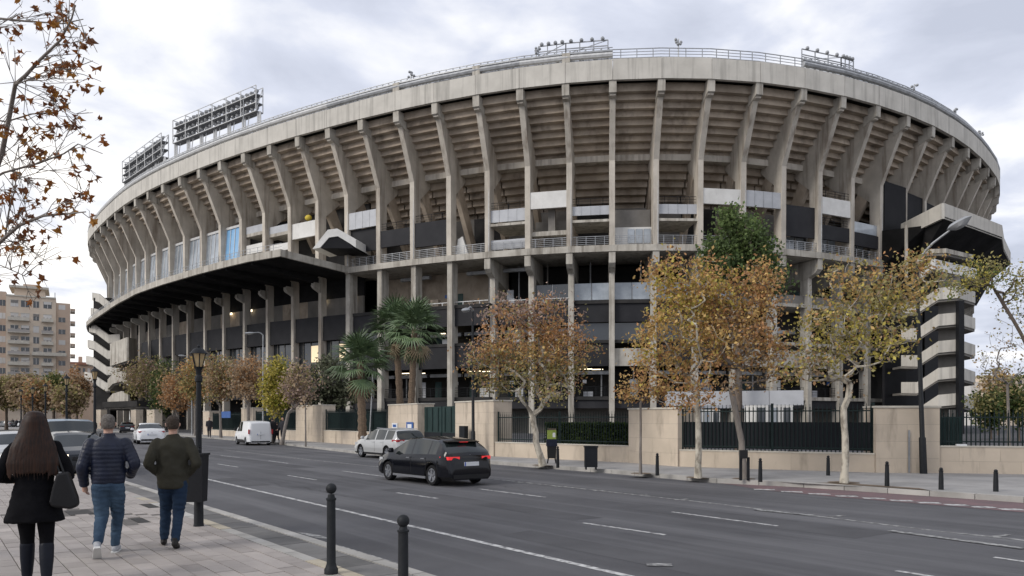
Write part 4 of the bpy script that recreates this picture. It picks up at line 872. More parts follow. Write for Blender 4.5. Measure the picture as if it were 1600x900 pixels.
# ------------------------------------------------------------------ trees
RUST, BROWN, GOLD, YEL, OLIVE, GREEN, PURP = (.47, .26, .12), (.42, .31, .20), (.58, .40, .155), (.50, .42, .10), (.32, .285, .12), (.10, .145, .055), (.39, .285, .235)
def tree(name, label, base, fork, crowns, ncl, lpc, lsize, pal, bark, tr=.11, spread=.30, group=None, cat='tree', lower=None, bare=0, seed=1, rtip=.010, lean=None, min_up=-.2):
    """crowns: (centre, radii, weight); branches reach for points spread through them, leaves hang round the twig ends"""
    r = np.random.default_rng(seed); base = Vector(base); fork = Vector(fork); o = thing(name, label, cat, tuple(base), group=group)
    nodes = []; par = []
    lean = lean or []
    path = [base] + [Vector(q) for q in lean] + [fork]; n0 = 3
    pp = []
    for a, b in zip(path, path[1:]):
        for k in range(n0): pp.append(a + (b - a) * (k / n0))
    pp.append(fork)
    for k, p in enumerate(pp):
        nodes.append(np.array(p) + (r.normal(0, .008, 3) if 0 < k else 0)); par.append(k - 1)
    nt0 = len(nodes) - 1
    tg = []; wsum = sum(c[2] for c in crowns)
    for c, rad, wt in crowns:
        k = int(ncl * wt / wsum); d = r.normal(0, 1, (k, 3)); d /= np.linalg.norm(d, axis=1, keepdims=True)
        u = r.uniform(0, 1, (k, 1)) ** .42; bump = 1 + .22 * np.sin(d[:, :1] * 5 + seed) * np.cos(d[:, 2:] * 4 + seed * 2)
        tg.append(np.array(c) + d * u * bump * np.array(rad))
    tg = np.concatenate(tg); fk = np.array(fork)
    tg = tg[tg[:, 2] > base.z + .8]
    tg = tg[np.argsort(np.linalg.norm(tg - fk, axis=1))]
    tips = []
    for p in tg:
        A = np.array(nodes[nt0:]); dv = p - A; d = np.linalg.norm(dv, axis=1) + 1e-6
        up = dv[:, 2] / d; cost = d * (1 + .9 * np.maximum(0, min_up + .25 - up)) + .12 * np.linalg.norm(A - fk, axis=1)
        j = int(np.argmin(cost)) + nt0; q = nodes[j]; L_ = d[j - nt0]; prev = j; ns = 2 if L_ < .9 else 3
        for k in range(1, ns + 1):
            f = k / ns; bow = math.sin(f * math.pi) * .10 * L_
            nodes.append(q + (p - q) * f + np.array([0, 0, -bow * .4]) + r.normal(0, .035 * L_, 3) * (k < ns)); par.append(prev); prev = len(nodes) - 1
        tips.append(prev)
    cnt = np.zeros(len(nodes))
    for t_ in tips: cnt[t_] += 1
    for k in range(len(nodes) - 1, 0, -1): cnt[par[k]] += cnt[k]
    rad = rtip * np.maximum(cnt, 1) ** .5; sc = tr / max(rad[1], 1e-6); sc = min(sc, 2.2) if sc > 1 else sc; rad = np.maximum(rad * sc, rtip * .55)
    for k in range(len(pp)): rad[k] = max(rad[k], tr * (1.22 - .34 * k / len(pp)))
    rad[0] *= 1.25
    wood = MB(); 
    wood.tube([Vector(nodes[k]) for k in range(len(pp))], [float(rad[k]) for k in range(len(pp))], 9)
    for k in range(len(pp), len(nodes)):
        a, b = Vector(nodes[par[k]]), Vector(nodes[k]); ra = min(rad[par[k]], rad[k] * 1.5); rb = rad[k]
        wood.tube([a, b], [float(ra), float(rb)], 5 if rb > .02 else 3, caps=False)
    wood.build('trunk', bark, o, 60)
    if lpc:
        cs = []; 
        for t_ in tips:
            m_ = r.poisson(lpc * r.uniform(.35, 1.7)); 
            if r.uniform() < bare: m_ = int(m_ * .15)
            a = np.array(nodes[par[t_]]); b = np.array(nodes[t_]); f = r.uniform(.15, 1.25, (m_, 1)); cs.append(np.concatenate([a + (b - a) * f, np.full((m_, 1), t_)], 1))
        cs = np.concatenate(cs); cen = cs[:, :3]
        v, col = leaf_cloud(cen, np.array([spread, spread, spread * .8]), lsize, [(1, 1, 1)])
        # each twig has its own leaf hue, chosen where it hangs in the crown
        P_ = [np.array(q) for q in pal]; lo, hi = cen[:, 2].min(), cen[:, 2].max(); tc_ = {}
        for t_ in set(cs[:, 3].astype(int)):
            f = (nodes[t_][2] - lo) / max(hi - lo, .1)
            w_ = np.array([c_[3] if len(c_) > 3 else 1. for c_ in pal]) if False else None
            k = int(np.clip(r.normal(f * (len(P_) - 1), .9), 0, len(P_) - 1)); tc_[t_] = P_[k]
        hue = np.array([tc_[int(t_)] for t_ in cs[:, 3]]); mixk = r.uniform(0, 1, (len(hue), 1)) < .3; alt = np.array(P_)[r.integers(0, len(P_), len(hue))]
        col = np.clip(np.where(mixk, alt, hue) * r.uniform(.5, 1.4, (len(hue), 1)), 0, .9)
        mesh_obj('crown', np_mesh('crown', v - np.array(OFF[o]), 4, col), 'leaf', o)
    return o
def el(cx, cy, rx, ry, Y, w_=1, dy=.85): s = Y / F; return (tuple(at(cx, cy, Y)), (rx * s, rx * s * dy, ry * s), w_)
def gt(x, y): return gp(x, y, ZP)
PG = 'plane trees along the far pavement'
b_ = gt(848, 728); Y = b_.y
tree('plane_tree', 'rust and brown plane tree with leaning forked pale trunk left of grey bin', b_, at(832, 648, Y), [el(822, 545, 92, 78, Y, 4), el(760, 560, 42, 52, Y, 1), el(880, 540, 48, 62, Y, 1.3), el(820, 490, 60, 34, Y, .8), el(850, 590, 62, 38, Y, .6)], 310, 34, .088, [OLIVE, OLIVE, GOLD, RUST, RUST, PURP, PURP], 'plane_bark', .10, .21, PG, lean=[at(838, 690, Y)], seed=3, bare=.2)
b_ = gt(1001, 741); Y = b_.y
tree('plane_sapling', 'thin orange sapling in front of beige pillar', b_, at(1001, 632, Y), [el(1003, 600, 38, 30, Y, 1), el(1035, 610, 22, 14, Y, .3)], 46, 20, .075, [GOLD, RUST, RUST], 'grey_bark', .035, .16, PG, seed=5, bare=.15)
b_ = gt(1091, 747); Y = b_.y
tree('plane_tree', 'tall golden plane tree with straight mottled white trunk', b_, at(1088, 610, Y), [el(1085, 520, 88, 92, Y, 4), el(1050, 440, 48, 45, Y, 1), el(1110, 450, 52, 52, Y, 1.2), el(1025, 545, 40, 50, Y, .8), el(1070, 610, 60, 26, Y, .4)], 310, 29, .082, [RUST, GOLD, GOLD, YEL, GOLD, RUST], 'plane_bark', .078, .19, PG, lean=[at(1092, 690, Y)], seed=8, bare=.22)
b_ = gt(1162, 749); Y = b_.y + .2
tree('plane_tree', 'brown-gold plane tree with dark trunk leaning left at guard stakes', b_, at(1143, 608, Y), [el(1160, 520, 66, 84, Y, 3), el(1185, 450, 36, 46, Y, 1), el(1215, 560, 34, 42, Y, .6)], 220, 23, .080, [BROWN, GOLD, RUST, GOLD, RUST], 'grey_bark', .078, .19, PG, lean=[at(1158, 690, Y)], seed=13, bare=.2)
b_ = gt(1319, 755); Y = b_.y
tree('plane_tree', 'yellow-olive plane tree with forked pale trunk before widest pillar', b_, at(1318, 640, Y), [el(1335, 510, 88, 90, Y, 4), el(1290, 560, 46, 44, Y, .9), el(1440, 425, 40, 34, Y, .9), el(1390, 460, 56, 54, Y, 1.4), el(1320, 435, 34, 34, Y, .6), el(1258, 570, 26, 30, Y, .4)], 280, 22, .080, [BROWN, OLIVE, YEL, OLIVE, GOLD, OLIVE, RUST], 'plane_bark', .080, .19, PG, lean=[at(1321, 700, Y)], seed=21, bare=.25)
tree('evergreen_tree', 'dark green evergreen tree rising behind the golden plane trees', (at(1155, 0, 38).x, 38, .11), at(1152, 470, 38), [el(1152, 385, 52, 50, 38, 3), el(1128, 418, 44, 38, 38, 1), el(1188, 420, 42, 42, 38, 1), el(1150, 345, 22, 20, 38, .5)], 230, 40, .16, [(.09, .13, .05), (.125, .18, .06), (.17, .23, .08)], 'dark_bark', .17, .30, seed=4)
# right edge
b_ = Vector((at(1650, 0, 27).x, 27, .11)); Y = 27
tree('tipu_tree', 'yellow-green tree with dark trunk leaning in from right edge', b_, at(1556, 455, Y), [el(1545, 425, 48, 26, Y, 1.3), el(1500, 447, 36, 16, Y, .5), el(1590, 440, 40, 44, Y, 1.2), el(1630, 480, 60, 60, Y, 1)], 130, 22, .085, [OLIVE, (.16, .20, .06), YEL, OLIVE], 'dark_bark', .06, .22, lean=[at(1640, 620, Y), at(1598, 525, Y)], seed=31, bare=.3)
b_ = Vector((at(1577, 0, 33).x, 33, .11)); Y = 33
tree('bare_tree', 'nearly bare thin tree with pale trunk behind the right-hand railing', b_, at(1574, 600, Y), [el(1572, 545, 38, 66, Y, 1), el(1545, 570, 26, 40, Y, .4)], 120, 2.2, .10, [BROWN, OLIVE], 'grey_bark', .055, .2, seed=33, rtip=.007)
for k, (x, y, rx, ry, Y) in enumerate([(1548, 628, 30, 24, 60), (1592, 622, 34, 30, 55), (1640, 615, 40, 40, 52), (1560, 600, 26, 24, 75)]):
    tree('shrub', ['olive green shrub behind right-hand railing, nearest the stairs', 'olive green shrub behind right-hand railing at picture edge', 'tall shrub mostly past the right edge', 'yellow-brown small tree behind the shrubs at right'][k], (at(x, 0, Y).x, Y, .11), at(x, min(y + ry + 4, 652), Y), [el(x, y, rx, ry, Y), el(x, y + 20, rx, ry * .7, Y)], 60, 40, .22, [(.05, .08, .02), OLIVE, (.08, .10, .03)] if k < 3 else [BROWN, GOLD, OLIVE], 'dark_bark', .08, .35, seed=40 + k, cat='shrub' if k < 3 else 'tree', group='shrubs beyond the railing')
# small trees along the far kerb at the left
SG = 'small street trees left of the palms'
LT = [(232, 671.5, 225, 588, 36, 30, [OLIVE, BROWN, PURP, OLIVE], 'grey-brown tree beside the entrance roof', 28, .12), (252, 674, 258, 606, 19, 42, [(.07, .10, .03), OLIVE, GREEN], 'narrow green tree above the white sedan', 34, .03), (305, 681, 305, 592, 24, 36, [OLIVE, RUST, GOLD], 'orange tree behind the nearest lantern post', 30, .05), (345, 684, 342, 590, 24, 38, [BROWN, OLIVE, RUST], 'olive and rust tree right of the nearest lantern', 28, .1), (388, 689, 388, 588, 32, 34, [BROWN, BROWN, RUST], 'brown thinning tree above the white van', 30, .15), (425, 692, 431, 598, 20, 44, [YEL, (.26, .27, .04), YEL], 'slim yellow-green tree right of the white van', 40, .0), (440, 695, 465, 597, 30, 40, [PURP, BROWN, OLIVE], 'thin brown tree leaning between van and beige pillar', 20, .3), (278, 677, 276, 612, 20, 28, [RUST, BROWN], 'low rust tree between sedan and lantern', 26, .1), (205, 669, 200, 600, 18, 26, [OLIVE, BROWN], 'dull olive tree far left of the stadium entrance', 26, .1)]
for k, (bx, by, cx, cy, rx, ry, pal, lb, lpc, bare) in enumerate(LT):
    b_ = gt(bx, by); Y = b_.y; tree('street_tree', lb, b_, at(bx + (cx - bx) * .4, cy + ry + 10, Y), [el(cx, cy, rx, ry, Y), el(cx, cy + ry * .5, rx * .8, ry * .5, Y, .4)], 105, lpc * 1.15,   .0020 * Y + .05, pal, 'grey_bark', .10, .0055 * Y, SG, seed=60 + k, bare=bare)
b_ = Vector((at(520, 0, 62).x, 62, .11)); tree('olive_tree', 'grey-green olive tree behind the screened railing left of first palm', b_, at(518, 640, 62), [el(515, 597, 36, 38, 62), el(540, 615, 30, 26, 62, .5), el(490, 610, 24, 26, 62, .4)], 110, 34, .24, [(.12, .13, .08), (.16, .17, .11), (.09, .10, .06)], 'dark_bark', .16, .35, seed=77)
b_ = gt(477.5, 698); tree('bare_sapling', 'bare thin sapling stem in front of beige pillar', b_, at(477.5, 640, b_.y), [el(477, 625, 8, 12, b_.y)], 7, 3, .16, [BROWN], 'grey_bark', .04, .1, seed=79)
# far avenue trees below the apartment block
for k, (x, y, rx, ry, Y, pal) in enumerate([(10, 612, 26, 22, 120, [OLIVE, BROWN, OLIVE]), (38, 612, 24, 24, 112, [BROWN, BROWN, OLIVE]), (62, 618, 18, 20, 100, [BROWN, RUST, OLIVE]), (84, 612, 15, 24, 105, [GREEN, OLIVE, (.08, .12, .03)]), (120, 607, 18, 24, 130, [BROWN, RUST]), (-25, 610, 28, 26, 115, [OLIVE, BROWN]), (108, 625, 12, 16, 90, [BROWN, OLIVE])]):
    tree('avenue_tree', ['olive-brown far tree at the left picture edge', 'brown far tree below apartment block, left of the green one', 'rust far tree below apartment block', 'only green far tree below the apartment block', 'brown far tree beside the left stair tower', 'far tree past the left picture edge', 'small brown far tree at apartment corner'][k], (at(x, 0, Y).x, Y, 0), at(x, y + ry + 4, Y), [el(x, y, rx, ry, Y)], 70, 60, .36, pal, 'dark_bark', .2, .55, 'far avenue trees', seed=90 + k)

# fan palms
fr = MB(); K_ = 15
fr.tube([(0, 0, 0), (.35, 0, .05), (.75, 0, .03)], [.022, .018, .012], 4)
for k in range(K_):
    an = R(-78 + 156 * k / (K_ - 1)); d = Vector((math.cos(an), math.sin(an), 0)); ln = .78 + .12 * math.cos(an); s = Vector((-d.y, d.x, 0)) * .036; o_ = Vector((.72, 0, .03))
    p1 = o_ + d * ln * .55 + Vector((0, 0, -.03 - .02 * abs(math.sin(an)))); p2 = o_ + d * ln + Vector((0, 0, -.22 - .08 * (k % 3)))
    fr.add([o_ - s * .3, p1 - s, p2, p1 + s, o_ + s * .3, p1 + Vector((0, 0, .02))], [(0, 1, 5), (0, 5, 4), (4, 5, 3), (1, 2, 5), (5, 2, 3)])
fme = fr.mesh('frond'); fme.materials.append(MATS['palm_leaf']); dme = fr.mesh('frond'); dme.materials.append(MATS['dry_palm_leaf'])
def palm(label, base, top, r0, size, nf=46, bulge=1):
    base = Vector(base); top = Vector(top); o = thing('fan_palm', label, 'palm', tuple(base), group='fan palms by the street wall')
    n = 22; pts = [base + (top - base) * (k / n) for k in range(n + 1)]; MB().tube(pts, [r0 * (1.12 - .3 * k / n) * (1.13 if k % 2 else .93) for k in range(n + 1)], 10).build('trunk', 'palm_bark', o, 30)
    for k in range(nf):
        dead = k >= nf - 7; f = k / nf; e_ = R(84 - 118 * f + random.uniform(-16, 16)) if not dead else R(random.uniform(-86, -55)); az = k * 2.39996 + random.uniform(-.4, .4)
        q = mesh_obj('frond', dme if dead and k % 2 else fme, None, o); q.location = top - base + Vector((0, 0, -.25 * size * f)); q.rotation_euler = (random.uniform(-.4, .4), -e_, az); s_ = size * random.uniform(.85, 1.15); q.scale = (s_,) * 3
b_ = gt(567, 699); palm('stout fan palm on far pavement left of silver estate car', b_, at(563, 566, b_.y), .23, 1.18, 50)
palm('taller fan palm behind wall, left of the pair', (at(628, 0, 66).x, 66, .11), at(619, 512, 66), .30, 1.8, 46)
palm('tallest fan palm behind wall, right of the pair', (at(640, 0, 62).x, 62, .11), at(648, 515, 62), .28, 1.75, 46)

# foreground plane tree: the trunk stands outside the picture at left, its boughs hang in
ft = thing('leafy_bough_tree', 'near plane tree with rust star leaves hanging in at upper left', 'tree', (-7.3, 8.2, ZP)); T0 = OFF[ft]
wd = MB(); tipsF = []
wd.tube([T0, T0 + Vector((.05, 0, 2.2)), T0 + Vector((.1, 0, 3.4)), T0 + Vector((-.2, .2, 5.2)), T0 + Vector((-.3, .3, 7.5))], [.17, .14, .12, .09, .05], 10)
fp = T0 + Vector((.08, 0, 3.0)); fp2 = T0 + Vector((.0, .05, 3.9))
def bough(pxs, r0, Y0, dY, start):
    pts = [start] + [at(x, y, Y0 + dY * k) for k, (x, y) in enumerate(pxs)]; n = len(pts)
    wd.tube(pts, [max(.004, .72 * r0 * (1 - k / n) ** .8) for k in range(n)], 6); return pts
bo = [bough([(-40, 420), (2, 376), (30, 352), (68, 337), (105, 334), (134, 331)], .040, 8.1, -.1, fp), bough([(-30, 330), (3, 240), (15, 180), (24, 132), (40, 118), (63, 93), (95, 62), (112, 29), (118, 8)], .042, 8.1, -.08, fp), bough([(-60, 60), (0, 29), (40, 33), (98, 37), (130, 30)], .026, 8.2, -.1, fp2), bough([(-45, 300), (5, 270), (60, 255), (100, 240), (122, 225), (160, 240)], .022, 8.0, -.05, fp), bough([(8, 372), (14, 330), (25, 290), (20, 262), (30, 225)], .016, 8.0, 0, at(2, 376, 8)), bough([(24, 132), (60, 120), (100, 112), (145, 95)], .012, 7.7, 0, at(24, 132, 7.8)), bough([(-60, 180), (10, 190), (50, 178), (90, 175), (110, 160)], .018, 8.1, 0, fp2), bough([(-60, 440), (-10, 410), (25, 425), (40, 432)], .014, 8.0, 0, fp)]
for pts in bo:
    for k in range(1, len(pts)):
        for j in range(4):
            f = random.random(); p = pts[k - 1] + (pts[k] - pts[k - 1]) * f
            if p.x / p.y * F + 800 < -110: continue
            dr = Vector((random.uniform(-.2, .9), random.uniform(-.5, .5), random.uniform(-.5, .7))).normalized() * random.uniform(.15, .5); q = p + dr * .5 + Vector((0, 0, random.uniform(-.05, .05))); e_ = p + dr
            if e_.x / e_.y * F + 800 > 160: continue
            wd.tube([p, q, e_], [.006, .004, .003], 3, False); tipsF.append(e_)
            for _ in range(2):
                g_ = e_ + Vector((random.uniform(-.15, .22), random.uniform(-.15, .15), random.uniform(-.12, .16)))
                if g_.x / g_.y * F + 800 < 155: wd.tube([q, e_ * .3 + g_ * .7, g_], [.0035, .003, .002], 3, False); tipsF.append(g_)
cc_ = []                                   # the rest of the crown, over the pavement to the left
for _ in range(46):
    a_ = random.uniform(0, 6.28); p0 = T0 + Vector((-.1, .1, random.uniform(3.6, 6.6))); e_ = T0 + Vector((-1.5 + 1.2 * math.cos(a_), 1.5 * math.sin(a_), random.uniform(4.4, 8.4)))
    wd.tube([p0, p0.lerp(e_, .5) + Vector((0, 0, .2)), e_], [.022, .014, .005], 4, False)
    for _k in range(34): cc_.append(tuple(p0.lerp(e_, random.uniform(.35, 1.1))))
v, cl = leaf_cloud(np.array(cc_), .22, .10, [(.30, .11, .03), (.22, .085, .03), (.37, .17, .035), (.16, .07, .035)])
mesh_obj('crown', np_mesh('crown', v - np.array(T0), 4, cl), 'leaf', ft)
wd.build('trunk', 'grey_bark', ft, 60)
def starleaf(k):
    b = MB(); pr = []; n = 5
    for j in range(2 * n):
        an = R(-90) + math.pi * 2 * (j) / (2 * n); rr = (1.0 if j % 2 else .60) * (.55 if j in (0,) else 1) * (1 + .12 * math.sin(k * 3 + j * 2)); pr.append((rr * math.cos(an) * .075, rr * math.sin(an) * .075, .020 * math.sin(j * 1.7 + k) - .014 * (j % 2)))
    b.add([(0, 0, -.012)] + pr, [(0, 1 + j, 1 + (j + 1) % (2 * n)) for j in range(2 * n)]); b.bar((0, -.035, 0), (.01, -.12, .02), .004); me = b.mesh('leaf')
    c = [(.30, .11, .03), (.22, .085, .03), (.37, .17, .035), (.16, .07, .035)][k]; ca = me.color_attributes.new('Col', 'FLOAT_COLOR', 'POINT'); ca.data.foreach_set('color', list((*c, 1)) * len(me.vertices)); me.materials.append(MATS['leaf']); return me
SL = [starleaf(k) for k in range(4)]; random.shuffle(tipsF); nl = 0
for e_ in tipsF:
    for _ in range(1 if random.random() < .75 else 2):
        if nl >= 295 or random.random() < .12: continue
        q = mesh_obj('leaf', random.choice(SL), None, ft); q.location = e_ + Vector((random.uniform(-.06, .06), random.uniform(-.06, .06), random.uniform(-.10, .02))) - T0
        q.rotation_euler = (R(random.uniform(40, 130)), R(random.uniform(-50, 50)), random.uniform(0, 6.28)); q.scale = (random.uniform(.36, .85), random.uniform(.36, .85), 1.3); nl += 1

# ------------------------------------------------------------------ far buildings
ap = thing('apartment_block', 'tan brick apartment block with rows of balconies at far left', 'building', (at(50, 0, 195).x, 195, 0)); YB = 195.0
def ax(x): return at(x, 0, YB).x
def ah(y): return hh(y, YB)
def abox(b, x0, x1, y0, y1, d0, d1): return b.box((ax(x0), YB + d0, ah(y1) if y1 else 0), (ax(x1), YB + d1, ah(y0)))
abox(MB(), 10, 88, 464, 0, 0, 14).build('wall', 'pale_wall', ap); abox(MB(), 88.2, 111, 470, 0, .6, 14).build('wall', 'brick_wall', ap); abox(MB(), -70, 9.8, 458, 0, .8, 14).build('wall', 'brick_wall', ap)
abox(MB(), 22, 70, 449, 464, 2, 12).build('penthouse', 'pale_wall', ap); abox(MB(), 14, 76, 446.5, 450, 1.0, 13).build('roof_slab', 'cream_coping', ap); abox(MB(), 35, 58, 446.6, 441, 4, 9).build('roof_slab', 'brick_wall', ap)
abox(MB(), 10, 88, 462.5, 464.5, -.25, 0).build('cornice', 'cream_coping', ap); q = MB(); q.box((ax(86) - .1, YB + 3, ah(464)), (ax(86) + .1, YB + 3.2, ah(452))); q.build('aerial', 'metal', ap)
rows = [476, 496, 515, 532, 549, 565, 581, 598, 614, 630]
for r_, y in enumerate(rows):
    for c_, (x0, x1) in enumerate([(17, 29), (33, 46), (52, 61), (68, 81)]):
        m_ = 'dark_glass' if (r_ * 3 + c_ * 5) % 4 else 'awning_white'
        w1 = abox(MB(), x0, x1, y - 5.5, y + 4.5, -.04, -.002).build('window', m_ if not (r_ == 1 and c_ != 2) else 'awning_white', ap); abox(MB(), x0 - .6, x1 + .6, y - 6.3, y - 5.5, -.12, -.003).build('lintel', 'cream_coping', w1); abox(MB(), (x0 + x1) / 2 - .4, (x0 + x1) / 2 + .4, y - 5.5, y + 4.5, -.1, -.045).build('mullion', 'awning_white', w1)
        if (r_ + c_) % 3 == 0: abox(MB(), x0 + .5, x1 - .5, y - 5.4, y - 1.5, -.2, -.11).build('blind', 'awning_white' if c_ % 2 else 'far_shutter', w1)
    if r_ >= 1:
        for x0, x1 in ((13, 46.5), (65, 84) if r_ != 4 else (50, 105)):
            o = abox(MB(), x0, x1, y + 5, y + 6.4, -1.3, 0).build('balcony', 'cream_coping', ap); abox(MB(), x0, x1, y + 1.2, y + 5, -1.3, -1.2).build('balcony_front', 'far_shutter' if (r_ + int(x0)) % 2 else 'cream_coping', o)
            for k in range(3): abox(MB(), x0 + (x1 - x0) * (.15 + .28 * k), x0 + (x1 - x0) * (.28 + .28 * k), y - .4, y + 2, -1.1, -.9).build('flower_box', 'far_shutter', o)
    w1 = abox(MB(), 92, 103, y - 3, y + 4.5, .55, .598).build('window', 'dark_glass' if r_ % 3 else 'awning_white', ap); abox(MB(), 97.2, 97.8, y - 3, y + 4.5, .5, .549).build('mullion', 'awning_white', w1)
    abox(MB(), 111.2, 119, y + 5, y + 6.4, 1, 6).build('balcony', 'cream_coping', ap); abox(MB(), 111.2, 119.2, y + 1.6, y + 5, .95, 1.05).build('balcony_front', 'brick_wall', ap)
    for x0 in (-40, -18, 0): w2 = abox(MB(), x0, x0 + 9, y - 5, y + 4, .75, .798).build('window', 'awning_white' if (r_ + x0) % 2 else 'dark_glass', ap); abox(MB(), x0 + 4.2, x0 + 4.8, y - 5, y + 4, .7, .749).build('mullion', 'cream_coping', w2)
ap.rotation_euler = (0, 0, R(31)); ap.scale = (.84, 1, 1)
hs = thing('brick_house', 'low reddish brick building beyond the left stair tower', 'building', (at(122, 0, 230).x, 230, 0)); YB = 230.0
abox(MB(), 104, 146, 570, 0, 0, 12).build('wall', 'brick_wall', hs); abox(MB(), 103, 147, 566, 570, -.6, 12.5).build('roof', 'roof_tile', hs); abox(MB(), 122, 128, 556, 566, 3, 6).build('chimney', 'brick_wall', hs)
for k in range(5):
    for y in (578, 592, 606): abox(MB(), 107 + k * 7.5, 111 + k * 7.5, y - 3, y + 4, -.05, -.002).build('window', 'dark_glass' if (k + y) % 3 else 'awning_white', hs)
hs.rotation_euler = (0, 0, R(29)); hs.scale = (.85, 1, 1)
bb_ = thing('distant_flats', 'pale distant block of flats behind the shrubs at right', 'building', (at(1585, 0, 190).x, 190, 0)); YB = 190.0
abox(MB(), 1538, 1640, 588, 0, 0, 12).build('wall', 'pale_wall', bb_); abox(MB(), 1536, 1642, 586, 588, -.5, 12.5).build('roof_slab', 'cream_coping', bb_); abox(MB(), 1524, 1537.5, 596, 0, 2, 12).build('wall', 'awning_white', bb_)
for k in range(8):
    for y in (597, 611, 625): abox(MB(), 1542 + k * 12, 1549 + k * 12, y - 3, y + 4, -.05, -.002).build('window', 'dark_glass', bb_)

# ------------------------------------------------------------------ vehicles
def curve(tab, y, k): return float(np.interp(y, [t[0] for t in tab], [t[k] for t in tab]))
SPEC = dict(
    hatch=dict(L=4.36, W=.90, wy=(-1.30, 1.33), roof=[(-2.18, .50), (-2.17, .74), (-2.12, .92), (-2.02, 1.03), (-1.62, 1.33), (-1.35, 1.41), (-.4, 1.47), (.25, 1.43), (.5, 1.36), (1.22, .98), (1.75, .86), (2.05, .74), (2.16, .60), (2.18, .45)], belt=[(-2.18, .5), (-2.0, .97), (-1.2, .96), (.9, .90), (1.3, .90), (2.18, .5)], rw=(-2.04, -1.58), ws=(.45, 1.2), win=[(-1.52, -1.12), (-1.06, -.18), (-.10, .80)], doors=[(-1.0, -.14), (-.14, .92)]),
    wagon=dict(L=4.6, W=.89, wy=(-1.33, 1.38), roof=[(-2.3, .5), (-2.29, .80), (-2.24, .98), (-1.98, 1.36), (-1.85, 1.43), (-.6, 1.49), (.2, 1.46), (.5, 1.38), (1.25, 1.0), (1.85, .88), (2.18, .74), (2.29, .58), (2.3, .45)], belt=[(-2.3, .5), (-2.15, .98), (-1.2, .95), (.9, .91), (1.35, .90), (2.3, .5)], rw=(-2.25, -1.93), ws=(.45, 1.22), win=[(-1.86, -1.16), (-1.08, -.2), (-.10, .82)], doors=[(-1.02, -.14), (-.14, .94)]),
    sedan=dict(L=4.6, W=.90, wy=(-1.35, 1.38), roof=[(-2.3, .5), (-2.28, .86), (-2.2, .99), (-1.72, 1.05), (-1.05, 1.36), (-.5, 1.44), (.15, 1.42), (.45, 1.35), (1.2, .98), (1.85, .86), (2.18, .73), (2.29, .58), (2.3, .45)], belt=[(-2.3, .5), (-2.1, .95), (-1.2, .93), (.9, .90), (1.35, .88), (2.3, .5)], rw=(-1.68, -1.02), ws=(.42, 1.18), win=[(-1.2, -.9), (-.95, -.18), (-.10, .80)], doors=[(-1.02, -.14), (-.14, .92)]),
    van=dict(L=4.9, W=.97, wy=(-1.5, 1.55), roof=[(-2.45, .45), (-2.44, 1.0), (-2.36, 1.74), (-2.25, 1.88), (-1.2, 1.94), (.5, 1.93), (.85, 1.86), (1.65, 1.22), (1.85, 1.14), (2.25, 1.0), (2.42, .8), (2.45, .45)], belt=[(-2.45, .45), (-2.4, 1.12), (1.6, 1.1), (1.9, 1.05), (2.45, .5)], rw=(9, 9), ws=(.82, 1.68), win=[(-.25, .48), (.56, 1.3)], doors=[(-.35, .5), (.5, 1.45)]))
